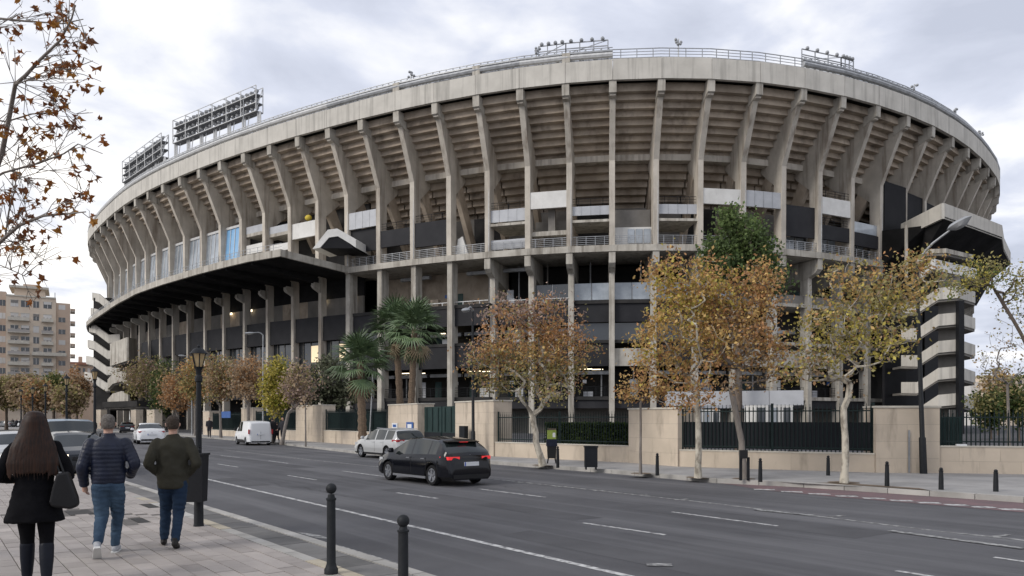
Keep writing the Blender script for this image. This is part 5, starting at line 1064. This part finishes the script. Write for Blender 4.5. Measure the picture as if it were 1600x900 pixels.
def car(label, kind, paint_, loc, heading, scale, group='cars on the avenue', lights='tail_off', heads='head_off', rim='alloy', name='car', simple=False, plate_m='plate'):
    S = SPEC[kind]; L_, W_ = S['L'], S['W']; o = thing(name, label, 'van' if kind == 'van' else 'car', tuple(loc), rz=heading, group=group, scale=scale)
    ys = sorted(set([round(-L_ / 2 + L_ * k / 56, 4) for k in range(57)] + [t[0] for t in S['roof']] + list(S['rw']) + list(S['ws']) + [v for w_ in S['win'] for v in w_] + [v for d in S['doors'] for v in d] + [yw + dy for yw in S['wy'] for dy in (-.37, -.3, -.15, 0, .15, .3, .37)])); ys = [y for y in ys if -L_ / 2 <= y <= L_ / 2]
    ra = .37; rows_ = []
    for y in ys:
        zs = .20
        for yw in S['wy']:
            if abs(y - yw) < ra: zs = max(zs, .31 + math.sqrt(ra * ra - (y - yw) ** 2))
        top = curve(S['roof'], y, 1); bz = min(curve(S['belt'], y, 1), top - .045); cab = max(0, min(1, (top - bz) / .45))
        e_ = max(0, (abs(y) - L_ / 2 + .45) / .45); w0 = W_ * (1 - .17 * e_ ** 2.2); tw = w0 - cab * (.20 if kind != 'van' else .12) - .03
        mz = max(zs + .02, min(.52, bz - .05)); lz = max(zs + .01, .30)
        rows_.append([(0, zs), (w0 * .86, zs), (w0 * .985, min(lz, mz - .005)), (w0, mz), (w0 * .995, max(mz + .01, bz - .14)), (w0 * .955, bz), (tw, top - .05 * (.35 + .65 * cab)), (tw * .86, top - .004), (0, top + .022)])
    n = len(ys); m_ = 9; parts = {}
    def face(key, quad): parts.setdefault(key, []).append(quad)
    def mid_in(a, lst): 
        for k, (u, v) in enumerate(lst):
            if u <= a <= v: return k
        return None
    for i in range(n - 1):
        ym = (ys[i] + ys[i + 1]) / 2
        for j in range(m_ - 1):
            for sg in (1, -1):
                q = [(sg * rows_[a][b][0], ys[a], rows_[a][b][1]) for a, b in ((i, j), (i, j + 1), (i + 1, j + 1), (i + 1, j))]
                if sg < 0: q = q[::-1]
                key = 'body'
                if j == 5 and mid_in(ym, S['win']) is not None and rows_[i][6][1] - rows_[i][5][1] > .08: key = ('window', mid_in(ym, S['win']), sg)
                elif j in (6, 7) and S['rw'][0] < ym < S['rw'][1]: key = 'rear_window'
                elif j in (6, 7) and S['ws'][0] < ym < S['ws'][1]: key = 'windscreen'
                elif j in (3, 4) and mid_in(ym, S['doors']) is not None: key = ('door', mid_in(ym, S['doors']), sg)
                elif j in (0, 1): key = 'underside'
                face(key, q)
    for i in (0, n - 1):
        q = [(rows_[i][b][0], ys[i], rows_[i][b][1]) for b in range(m_)] + [(-rows_[i][b][0], ys[i], rows_[i][b][1]) for b in range(m_ - 2, 0, -1)]; face('body', q if i else q[::-1])
    doors = {}
    for key, fs in sorted(parts.items(), key=lambda kv: 0 if kv[0] == 'body' else 1):
        b = MB(); idx = {}
        for f in fs:
            ff = []
            for v in f:
                k = tuple(round(c, 4) for c in v)
                if k not in idx: idx[k] = len(b.v); b.v.append(Vector(v))
                if idx[k] not in ff: ff.append(idx[k])
            if len(ff) > 2: b.f.append(tuple(ff))
        nm = key if isinstance(key, str) else key[0]; mm = {'body': paint_, 'door': paint_, 'underside': 'black_plastic'}.get(nm, 'car_glass')
        ob = b.loc(nm, mm, o, 38)
        if nm == 'door': doors[key[1:]] = ob
    for (k, sg), d in doors.items():
        y0, y1 = S['doors'][k]; MB().box((sg * W_ * .985 - .012, y0 + .08, .80), (sg * W_ * .985 + .03 * sg + .012, y0 + .28, .83)).loc('door_handle', paint_ if paint_ != 'black_paint' else 'alloy', d)
        MB().box((sg * W_ * .997 - .003, y0 - .006, .36), (sg * W_ * .997 + .003, y0 + .006, .85)).loc('door_gap', 'black_plastic', d)
    tb = MB(); tb.lathe([(.20, -.105), (.29, -.105), (.315, -.07), (.32, 0), (.315, .07), (.29, .105), (.215, .10), (.205, .03)], 24); tme = tb.mesh('tyre', None, 40); tme.materials.append(MATS['tyre'])
    rb = MB(); rb.lathe([(.215, .02), (.215, .09), (.195, .092), (.19, .05), (.05, .055), (.045, .085)], 20)
    for k in range(5):
        an = 2 * math.pi * k / 5
        for da in (-.13, .13): rb.bar((.05 * math.cos(an), .05 * math.sin(an), .075), (.20 * math.cos(an + da), .20 * math.sin(an + da), .085), .035, .03)
    rme = rb.mesh('rim', None, 40); rme.materials.append(MATS[rim])
    for sg in (1, -1):
        for yw in S['wy']:
            wh = mesh_obj('wheel', tme, None, o); wh.location = (sg * (W_ - .125), yw, .32); wh.rotation_euler = (0, R(90 * sg), 0); rm = mesh_obj('rim', rme, None, wh)
            MB().rings([((sg * .55, yw, .34), .18, .33), ((sg * .55, yw, .60), .18, .25)], 12).loc('wheel_well', 'black_plastic', o)
    R0 = -L_ / 2; F0_ = L_ / 2; hz = {'hatch': .86, 'wagon': .92, 'sedan': .86, 'van': 1.05}[kind]
    for sg in (1, -1):
        if kind == 'van': b = MB().box((sg * .90 - .045, R0 - .01, .92), (sg * .90 + .05, R0 + .10, 1.28))
        else: b = MB().hexa([(sg * x, y, z) for z, dx in ((hz - .05, 0), (hz + .045, -.01)) for x, y in ((.42 + dx, R0 - .012 + .045), (.79, R0 + .075), (.885, R0 + .42), (.66, R0 + .42))])
        b.loc('tail_lamp', lights, o); b = MB().hexa([(sg * x, y, z) for z in (.62, .76) for x, y in ((.52, F0_ - .06), (.80, F0_ - .17), (.87, F0_ - .50), (.6, F0_ - .5))]); b.loc('headlamp', heads, o)
        MB().rings([((sg * (W_ + .085), .93 if kind != 'van' else 1.35, .95 if kind != 'van' else 1.12), .10, .05), ((sg * (W_ + .095), .93 if kind != 'van' else 1.35, 1.05 if kind != 'van' else 1.32), .11, .055), ((sg * (W_ + .08), .93 if kind != 'van' else 1.35, 1.1 if kind != 'van' else 1.38), .07, .04)], 8).loc('wing_mirror', paint_ if kind != 'van' else 'black_plastic', o, 60)
        MB().box((sg * W_ * .94 - .03, -.95, .20), (sg * W_ * .94 + .03, 1.0, .27)).loc('sill', 'black_plastic' if paint_ != 'black_paint' else 'alloy', o)
    MB().box((-W_ * .74, R0 - .012, .24), (W_ * .74, R0 + .1, .36)).loc('rear_bumper', 'black_plastic', o); MB().box((-W_ * .78, F0_ - .1, .24), (W_ * .78, F0_ + .02, .40)).loc('front_bumper', 'black_plastic', o)
    pz = .62 if kind != 'van' else .82; pb = MB().box((-.27, R0 - .02, pz), (.27, R0 + .06, pz + .12)).loc('number_plate', plate_m, o); MB().box((-.27, R0 - .024, pz), (-.225, R0 - .0205, pz + .12)).loc('plate_band', 'plate_blue', pb)
    MB().box((-.27, F0_ - .02, .44), (.27, F0_ + .03, .55)).loc('number_plate', plate_m, o); MB().box((-.42, F0_ - .05, .58), (.42, F0_ + .012, .68)).loc('grille', 'black_plastic', o)
    if kind == 'van':
        MB().box((-.006, R0 - .008, .5), (.006, R0 + .1, 1.1)).loc('door_gap', 'black_plastic', o)
        for sg in (1, -1): MB().box((sg * W_ * 1.0 - .012, -1.1, .28), (sg * W_ * 1.0 + .012, 1.15, .46)).loc('side_trim', 'black_plastic', o)
    if kind == 'hatch': MB().hexa([(-.60, -1.76, 1.325), (.60, -1.76, 1.325), (.61, -1.52, 1.36), (-.61, -1.52, 1.36), (-.60, -1.78, 1.345), (.60, -1.78, 1.345), (.61, -1.5, 1.385), (-.61, -1.5, 1.385)]).loc('spoiler', paint_, o); MB().box((-.16, -1.79, 1.328), (.16, -1.765, 1.343)).loc('brake_lamp', lights, o)
    if kind == 'wagon':
        for sg in (1, -1): MB().bar((sg * .60, -1.7, 1.475), (sg * .60, .1, 1.505), .035).loc('roof_rail', 'alloy', o)
    bd = MB().lathe([(.035, 0), (.035, .012)], 10); bd.v = [Vector((v.x, R0 - .006 - v.z if kind != 'hatch' else R0 + .085 - v.z, .80 + v.y if kind != 'hatch' else .93 + v.y)) for v in bd.v]; bd.loc('badge', 'alloy', o)
    return o
def car_at(fx, fy, kind, hd, sc, wheel=(-1, 0), z=0):     # stand the car so that one wheel meets the ground where the photo shows it
    S = SPEC[kind]; p = gp(fx, fy, z); v = Matrix.Rotation(hd, 3, 'Z') @ Vector((wheel[0] * (S['W'] - .05), S['wy'][wheel[1]], 0)) * sc; return p - v
HD = R(36.5)
car('black hatchback with lit red tail lamps driving away in mid road', 'hatch', 'black_paint', car_at(675, 759, 'hatch', HD + R(3), .86), HD + R(3), .86, lights='tail_red')
car('silver estate car at far kerb, partly behind the black hatchback', 'wagon', 'silver_paint', car_at(564, 714.5, 'wagon', HD + R(2), .90, (-1, 1)), HD + R(2), .90)
car('white panel van parked at far kerb beside walkers', 'van', 'white_paint', car_at(384, 696, 'van', R(33), .84), R(33), .84, name='van')
car('white sedan seen from behind between the two men', 'sedan', 'white_paint', car_at(214, 694, 'sedan', R(31), 1.02), R(31), 1.02)
car('small black car further off, left of the white sedan', 'hatch', 'black_paint', gp(198, 676), R(30), .95, simple=True)
car('dark car facing the camera with lit headlamp behind woman', 'hatch', 'navy_paint', gp(101, 742) + Vector((0, .5, 0)), HD + R(184), .92, heads='head_light', group='cars at the near kerb')
car('silver-grey car facing the camera at the left picture edge', 'sedan', 'silver_paint', gp(12, 736) + Vector((0, .5, 0)), HD + R(184), .92, group='cars at the near kerb', heads='head_off')
bv = car('blue-grey box van behind the dark car, over the woman', 'van', 'blue_grey_paint', Vector((at(88, 0, 27).x, 27.6, 0)), HD + R(184), .9, group='cars at the near kerb', name='van')
for x, y, kd, pm, lb in [(8, 668, 'sedan', 'grey_paint', 'far grey car parked at the left edge'), (30, 667, 'hatch', 'white_paint', 'far white car parked below the apartment trees'), (48, 666, 'hatch', 'silver_paint', 'far silver car parked beside the lantern posts'), (137, 668, 'hatch', 'red_paint', 'far red car near the left stair tower'), (160, 669.5, 'sedan', 'white_paint', 'far white car under the left stair tower')]:
    car(lb, kd, pm, gp(x, y), R(75 if x < 60 else 32), 1.0, group='far cars')

# ------------------------------------------------------------------ people: continuous bodies, garments as children
DG = None
from mathutils import noise as mnoise
def fuse(b, name, m, parent, voxel=.014, smooth=10, folds=None):       # melt overlapping lofts into one surface
    me = b.mesh('tmp'); bm = bmesh.new(); bm.from_mesh(me); bmesh.ops.recalc_face_normals(bm, faces=bm.faces); bm.to_mesh(me); bm.free()
    ob = bpy.data.objects.new('tmp', me); COL.objects.link(ob); md = ob.modifiers.new('r', 'REMESH'); md.mode = 'VOXEL'; md.voxel_size = voxel
    if smooth: s_ = ob.modifiers.new('s', 'SMOOTH'); s_.iterations = smooth; s_.factor = .5
    dg = bpy.context.evaluated_depsgraph_get(); nm = bpy.data.meshes.new_from_object(ob.evaluated_get(dg)); bpy.data.objects.remove(ob)
    if folds:                              # cloth creases: push the surface in and out
        am, fx, fz = folds; co = np.empty(len(nm.vertices) * 3, np.float32); nm.vertices.foreach_get('co', co); co = co.reshape(-1, 3); no = np.empty(len(nm.vertices) * 3, np.float32); nm.vertices.foreach_get('normal', no); no = no.reshape(-1, 3)
        dv = np.array([abs(mnoise.noise(Vector((c[0] * fx + c[2] * fz * .35, c[1] * fx, c[2] * fz)))) * -1.6 + mnoise.noise(Vector((c[0] * 4 + 9, c[1] * 4, c[2] * 5))) * .9 + .35 for c in co], np.float32)
        co += no * (dv * am)[:, None]; nm.vertices.foreach_set('co', co.reshape(-1)); nm.update()
    nm.name = name; nm.polygons.foreach_set('use_smooth', [True] * len(nm.polygons)); nm.materials.clear(); nm.materials.append(MATS[m]); return mesh_obj(name, nm, None, parent)
def limb(b, pts, rad, n=12):
    P_ = []; R_ = []
    for k in range(len(pts) - 1):
        for j in range(4): f = j / 4; P_.append(Vector(pts[k]).lerp(Vector(pts[k + 1]), f)); R_.append(rad[k] + (rad[k + 1] - rad[k]) * f)
    P_.append(Vector(pts[-1])); R_.append(rad[-1]); b.tube(P_, R_, n); b.ball(pts[0], rad[0] * .98, n=n); b.ball(pts[-1], rad[-1] * .98, n=n); return b
def foot(b, ankle, toe_dir, lift=0, ln=.26, wd=.047, pitch=0):
    a = Vector(ankle); d = Vector(toe_dir).normalized(); up = Vector((0, 0, 1)); sd = d.cross(up)
    Mx = Matrix.Rotation(pitch, 3, sd)
    pts = []; 
    for f, r_, z in ((-.07, .032, .035), (-.03, .042, .045), (.04, .044, .045), (.11, .046, .036), (.165, .042, .028), (.195, .026, .024)): pts.append((a + Mx @ (d * f + Vector((0, 0, z - .085))), r_))
    b.tube([p for p, r_ in pts], [r_ for p, r_ in pts], 12); b.tube([a + Vector((0, 0, .05)), a + Mx @ (d * .0 + Vector((0, 0, -.05)))], [.045, .043], 12); return b
def hand(b, wrist, dirv, palm_n, curl=.5, s=1.0, thumb=1):
    w_ = Vector(wrist); d = Vector(dirv).normalized(); n = Vector(palm_n); n = (n - d * n.dot(d)).normalized(); sd = d.cross(n)
    b.tube([w_ - d * .02, w_ + d * .03, w_ + d * .085 * s], [.026, .034, .036], 10)
    for k, (off, ln) in enumerate(((-.030, .070), (-.010, .080), (.010, .076), (.029, .060))):
        p0 = w_ + d * .08 * s + sd * off; p1 = p0 + (d * math.cos(curl * .6) + n * math.sin(curl * .6)) * ln * .5; p2 = p1 + (d * math.cos(curl * 1.6) + n * math.sin(curl * 1.6)) * ln * .55; b.tube([p0 - d * .02, p0, p1, p2], [.0105, .010, .009, .0075], 6)
    p0 = w_ + d * .03 * s - sd * .03 * thumb; p1 = p0 + (d * .7 - sd * .6 * thumb + n * .4).normalized() * .035; b.tube([p0, p1, p1 + (d * .95 + n * .3).normalized() * .03], [.013, .011, .008], 6); return b
def person(label, loc, rz, k, arms, legs, top_m, leg_m, hair_m, shoe_m, top='jacket', hem=.86, group=None, head_turn=0, female=False, voxel=.014, low=False, boots=None, hands=(True, True), sh=.205, girth=1.0):
    """local: x right, y walking direction, z up; 1.78 m nominal, scaled by k.  arms: (elbow, wrist) per side; legs: (knee, ankle, toe pitch) per side"""
    o = thing('person', label, 'person', tuple(loc), rz=rz, group=group, scale=k); hipz = .93
    # body: head, neck, trunk, limbs, hands in one skin surface
    b = MB(); hc = Vector((0, .015, 1.665)); b.ball((hc.x, hc.y, hc.z), .077, .094, .112, n=16); b.ball((0, .045, 1.60), .055, .060, .058, n=12); b.tube([(0, .0, 1.42), (0, -.002, 1.5), (0, .01, 1.6)], [.060, .055, .053], 12)
    ht_ = Matrix.Rotation(head_turn, 3, 'Z')
    if not low:
        for sx in (-1, 1): b.rings([((sx * .080, .005, 1.632), .009, .018), ((sx * .086, -.002, 1.655), .011, .026), ((sx * .088, -.006, 1.682), .009, .024)], 8)
        b.ball((0, .112, 1.645), .013, .018, .024, n=8); b.ball((0, .10, 1.607), .025, .012, .010, n=8)
    b.rings([((0, 0, .95), .13, .09), ((0, 0, 1.15), .13, .085), ((0, 0, 1.35), .16, .085), ((0, 0, 1.44), .12, .06)], 14)
    for sd, (el_, wr) in zip((-1, 1), arms):
        limb(b, [(sd * sh * .9, 0, 1.42), el_, wr], [.045, .036, .026], 10)
        if hands[0 if sd < 0 else 1]: hand(b, wr, Vector(wr) - Vector(el_) + Vector((0, .02, -.05)), (-sd, .2, 0), .55, 1, thumb=-sd)
    for sd, (kn, an, tp) in zip((-1, 1), legs): limb(b, [(sd * .085, 0, .90), kn, an], [.07, .045, .032], 10)
    fuse(b, 'body', 'skin', o, voxel * .62, 3)
    # eyes and brows would face away; hair cap
    h = MB()
    if female:
        for z, rx, ry, yc in ((1.795, .02, .02, -.01), (1.785, .055, .07, -.008), (1.75, .092, .115, -.008), (1.69, .112, .125, -.015), (1.62, .118, .11, -.03), (1.55, .128, .10, -.045), (1.46, .160, .085, -.065), (1.36, .195, .075, -.085), (1.26, .215, .066, -.10), (1.18, .222, .058, -.11), (1.13, .215, .045, -.112), (1.10, .16, .03, -.11)): h.rings([((0, yc, z), rx, ry), ((0, yc, z - .001), rx, ry)], 20) if False else None
        rs = [((0, -.01, 1.792), .03, .03), ((0, -.01, 1.778), .066, .08), ((0, -.01, 1.735), .098, .118), ((0, -.02, 1.68), .114, .122), ((0, -.04, 1.62), .122, .104), ((0, -.055, 1.54), .140, .09), ((0, -.075, 1.45), .178, .08), ((0, -.10, 1.35), .205, .066), ((0, -.118, 1.26), .222, .055), ((0, -.122, 1.20), .222, .045), ((.0, -.124, 1.165), .17, .03)]
        h.rings(rs[::-1], 28)
        for j in range(26):
            an = -math.pi * (.06 + .88 * j / 25); x_ = math.cos(an); y_ = math.sin(an); pts = [(x_ * .10, -.02 + y_ * .10, 1.70), (x_ * .135, -.045 + y_ * .09, 1.56), (x_ * (.185 + .01 * (j % 3)), -.08 + y_ * .075, 1.42), (x_ * (.222 + .006 * (j % 4)), -.11 + y_ * .06, 1.26), (x_ * .225, -.118 + y_ * .052, 1.15 - .05 * ((j * 7) % 5) / 4 - .03 * abs(math.sin(an)))]; h.tube(pts, [.014, .016, .014, .012, .004], 6)
        fuse(h, 'hair', hair_m, o, .008, 6)
    else:
        h.rings([((0, -.020, 1.60), .062, .075), ((0, -.026, 1.64), .078, .086), ((0, -.018, 1.69), .084, .098), ((0, -.008, 1.735), .078, .098), ((0, 0, 1.77), .055, .07), ((0, 0, 1.786), .02, .03)], 18); fuse(h, 'hair', hair_m, o, voxel * .6, 2)
    # trousers
    t = MB(); t.rings([((0, .0, .83), .155, .115), ((0, -.01, .90), .172, .125), ((0, 0, .97), .165, .112), ((0, 0, 1.04), .15, .10)], 18)
    for sd, (kn, an, tp) in zip((-1, 1), legs): 
        kn, an = Vector(kn), Vector(an); r_ = (.104, .077, .068, .056) if not female else (.098, .068, .062, .05)
        hp = Vector((sd * .088, -.005, .87)); limb(t, [hp, hp.lerp(kn, .55), kn, kn.lerp(an, .45), an + (kn - an) * .06], [r_[0], (r_[0] + r_[1]) / 2 + .002, r_[1], r_[2], r_[3]], 14)
    fuse(t, 'trousers' if not female else 'leggings', leg_m, o, voxel * .8, 12, None if low or female else (.011, 7, 17))
    f_ = MB(); so_ = MB()
    for q_, (sd, (kn, an, tp)) in enumerate(zip((-1, 1), legs)):
        fb = MB(); foot(fb, an, (sd * .10, 1, 0), pitch=-tp); 
        if boots:
            kn, an = Vector(kn), Vector(an); limb(fb, [an, an.lerp(kn, .45), an.lerp(kn, .82)], [.050, .066, .070], 14)
        fuse(fb, 'boot' if boots else 'shoe', shoe_m, o, voxel * .8, 10)
        if shoe_m == 'trainer':
            sb = MB(); a = Vector(an); d = Vector((sd * .10, 1, 0)).normalized(); s_ = d.cross(Vector((0, 0, 1))); Mx = Matrix.Rotation(-tp, 3, s_); out = [(-.095, .03), (-.06, .042), (.04, .046), (.12, .05), (.19, .038), (.222, .012)]
            pl_ = [d * f + s_ * w_ for f, w_ in out] + [d * f - s_ * w_ for f, w_ in out[::-1]]; sb.prism([a + Mx @ (p + Vector((0, 0, -.098))) for p in pl_], Mx @ Vector((0, 0, .028))); sb.loc('sole', 'sole', o)
    # jacket or coat with sleeves
    j = MB(); g = girth
    if top == 'coat':
        rs = [((0, -.02, hem), .27, .18), ((0, -.015, hem + .12), .24, .165), ((0, 0, .98), .195, .14), ((0, 0, 1.10), .172, .125), ((0, 0, 1.22), .182, .125), ((0, 0, 1.34), .205, .122), ((0, -.005, 1.42), .195, .10), ((0, -.005, 1.465), .125, .08), ((0, -.005, 1.50), .075, .07)]
    else:
        rs = [((0, 0, hem), .178 * g, .125 * g), ((0, 0, hem + .05), .188 * g, .135 * g), ((0, 0, 1.02), .192 * g, .138 * g), ((0, 0, 1.15), .195 * g, .138 * g), ((0, 0, 1.27), .212 * g, .135 * g), ((0, -.005, 1.37), .222 * g, .125), ((0, -.008, 1.43), .205, .105), ((0, -.008, 1.475), .135, .085), ((0, -.005, 1.50), .085, .078), ((0, -.002, 1.545), .076, .074)]
    if top == 'puffer':
        zs = [r_[0][2] for r_ in rs]; out = []; n_ = 66
        for q_ in range(n_ + 1):
            z = zs[0] + (1.40 - zs[0]) * q_ / n_; cy = float(np.interp(z, zs, [r_[0][1] for r_ in rs])); ph = abs(math.sin(math.pi * (z - zs[0]) / .052)) ** .7; out.append(((0, cy, z), float(np.interp(z, zs, [r_[1] for r_ in rs])) - .008 + .009 * ph, float(np.interp(z, zs, [r_[2] for r_ in rs])) - .008 + .009 * ph))
        rs = out + [r_ for r_ in rs if r_[0][2] > 1.41]
    j.rings(rs, 26)
    for sd, (el_, wr) in zip((-1, 1), arms):
        s0 = Vector((sd * sh * .93, -.005, 1.41)); el_, wr = Vector(el_), Vector(wr)
        if top == 'puffer':
            P_ = []; R_ = []
            for q_ in range(25):
                f = q_ / 24; P_.append(s0.lerp(el_, f)); R_.append(.082 - .016 * f + .005 * abs(math.sin(math.pi * f * 6)))
            for q_ in range(1, 23):
                f = q_ / 22; P_.append(el_.lerp(wr, f)); R_.append(.066 - .014 * f + .005 * abs(math.sin(math.pi * f * 5)))
            j.tube(P_, R_, 14); j.ball(s0, .082, n=14); j.ball(el_, .066, n=12)
        else:
            rr = (.080, .064, .046) if top != 'coat' else (.074, .062, .048); limb(j, [s0, s0.lerp(el_, .5), el_, el_.lerp(wr, .96)], [rr[0], (rr[0] + rr[1]) / 2 + .004, rr[1], rr[2]], 14)
    fuse(j, 'coat' if top == 'coat' else 'jacket', top_m, o, voxel * (.72 if top == 'puffer' else .9), 3 if top == 'puffer' else 12, None if low else ((.007, 6, 5) if top == 'puffer' else (.013, 7, 8)))
    return o
# man in navy quilted jacket
p = gp(169, 868, ZP); k = (hh(647, p.y) - ZP) / 1.786
person('man in navy quilted jacket and blue jeans walking away', p, R(24), k, [((-.285, -.05, 1.13), (-.27, .10, .885)), ((.305, -.07, 1.15), (.235, .15, .99))], [((-.075, .06, .48), (-.10, -.24, .165), .75), ((.095, .19, .52), (.06, .26, .085), -.05)], 'navy_nylon', 'blue_denim', 'grey_hair', 'trainer', top='puffer', hem=.905, group='pedestrians in front', sh=.205, girth=1.03, hands=(True, False))
b = MB(); 
# man in olive jacket, hands in pockets
p = gp(270, 855, ZP); k = (hh(649, p.y) - ZP) / 1.786
person('man in olive jacket and dark jeans, hands in pockets', p, R(20), k, [((-.30, -.10, 1.14), (-.17, .08, .98)), ((.31, -.10, 1.13), (.18, .08, .97))], [((-.095, .19, .51), (-.13, .22, .085), 0), ((.075, .0, .47), (.045, -.20, .11), .30)], 'olive_cloth', 'dark_denim', 'dark_hair', 'dark_shoe', top='jacket', hem=.80, group='pedestrians in front', hands=(False, False), girth=1.02)
# woman in black coat
p = gp(55, 915, ZP); k = (hh(642, p.y) - ZP) / 1.792
wm = person('woman in black coat and boots with very long brown hair', p, R(26), k, [((-.32, -.06, 1.13), (-.22, .20, 1.08)), ((.30, -.06, 1.12), (.20, .18, 1.05))], [((-.08, .10, .49), (-.085, .12, .085), 0), ((.10, .0, .48), (.11, -.10, .095), .12)], 'black_wool', 'black_wool', 'brown_hair', 'boot_leather', top='coat', hem=.66, group='pedestrians in front', female=True, boots=True, hands=(True, True), sh=.19)
wl = Matrix.Rotation(R(26), 3, 'Z')
def wpt(x, y, z): return p + wl @ Vector((x, y, z)) * k
bg_ = thing('shoulder_bag', 'black leather shoulder bag hanging at the right side of woman', 'bag', tuple(wpt(.30, -.14, .78)))
b = MB(); prof = [(-.12, -.06, .80), (.10, -.06, .76), (.175, -.055, .80), (.165, -.05, .90), (.10, -.045, 1.10), (.06, -.03, 1.22), (-.06, -.03, 1.20), (-.11, -.045, 1.02), (-.14, -.055, .86)]
b.prism([wpt(.25 + x * .8, -.20, .97 + (z - .98) * .85) for x, y, z in prof], wl @ Vector((.02, .11, 0)) * k); fuse_b = b
me_b = b.mesh('bagbody', OFF[bg_]); bo_ = mesh_obj('bag_body', me_b, 'black_leather', bg_); md = bo_.modifiers.new('b', 'BEVEL'); md.width = .025; md.segments = 3
for d in (0, .035): MB().tube([wpt(.23 + d, -.15, 1.16), wpt(.19 + d, -.13, 1.28), wpt(.165 + d * .6, -.08, 1.40), wpt(.165, 0, 1.475), wpt(.19, .07, 1.40), wpt(.25 + d, .0, 1.08)], .010, 6).build('strap', 'black_leather', bg_, 60)
MB().tube([wpt(.235, -.165, 1.15), wpt(.235, -.165, 1.17)], .016, 8).build('buckle', 'alloy', bg_)
# far walkers
wk = [((-.25, -.08, 1.12), (-.24, .10, .90)), ((.25, .04, 1.12), (.24, .24, .95))]; lg = [((-.09, .14, .50), (-.09, .26, .085), 0), ((.09, .0, .49), (.09, -.22, .14), .5)]
proto = None
FAR = [(327, 683.5, 200, 1.0, 'dark walker on far pavement left of the white van'), (312, 682, 30, .98, 'dark walker beside the nearest lantern post, far pavement'), (442, 693, 160, 1.0, 'dark walker right of the white van by slim tree'), (425.5, 692.5, 20, .98, 'walker close behind the rear of the white van'), (433, 691, 40, .8, 'walker standing in shade behind street trees'), (20, 667.5, 10, 1.05, 'leftmost of the far walkers crossing below apartment block'), (26, 668, 190, 1.0, 'second far walker crossing below apartment block'), (32, 668.5, 10, 1.0, 'third far walker crossing below apartment block'), (38, 669, 200, 1.05, 'rightmost of the far walkers crossing below apartment block'), (121, 681, 30, 1.0, 'figure in road beyond the dark car'), (146, 686, 210, 1.0, 'figure in blue-black behind man in navy jacket')]
for x, y, rz, kk, lb in FAR:
    q = gp(x, y, ZP if x > 300 else 0)
    if proto is None: proto = person(lb, q, R(rz), kk, wk, lg, 'street_cloth', 'street_cloth', 'dark_hair', 'dark_shoe', hem=.82, group='far walkers', voxel=.03, low=True)
    else:
        c = copy_tree(proto); c.location = q; c.rotation_euler = (0, 0, R(rz)); c.scale = (kk,) * 3; c['label'] = lb
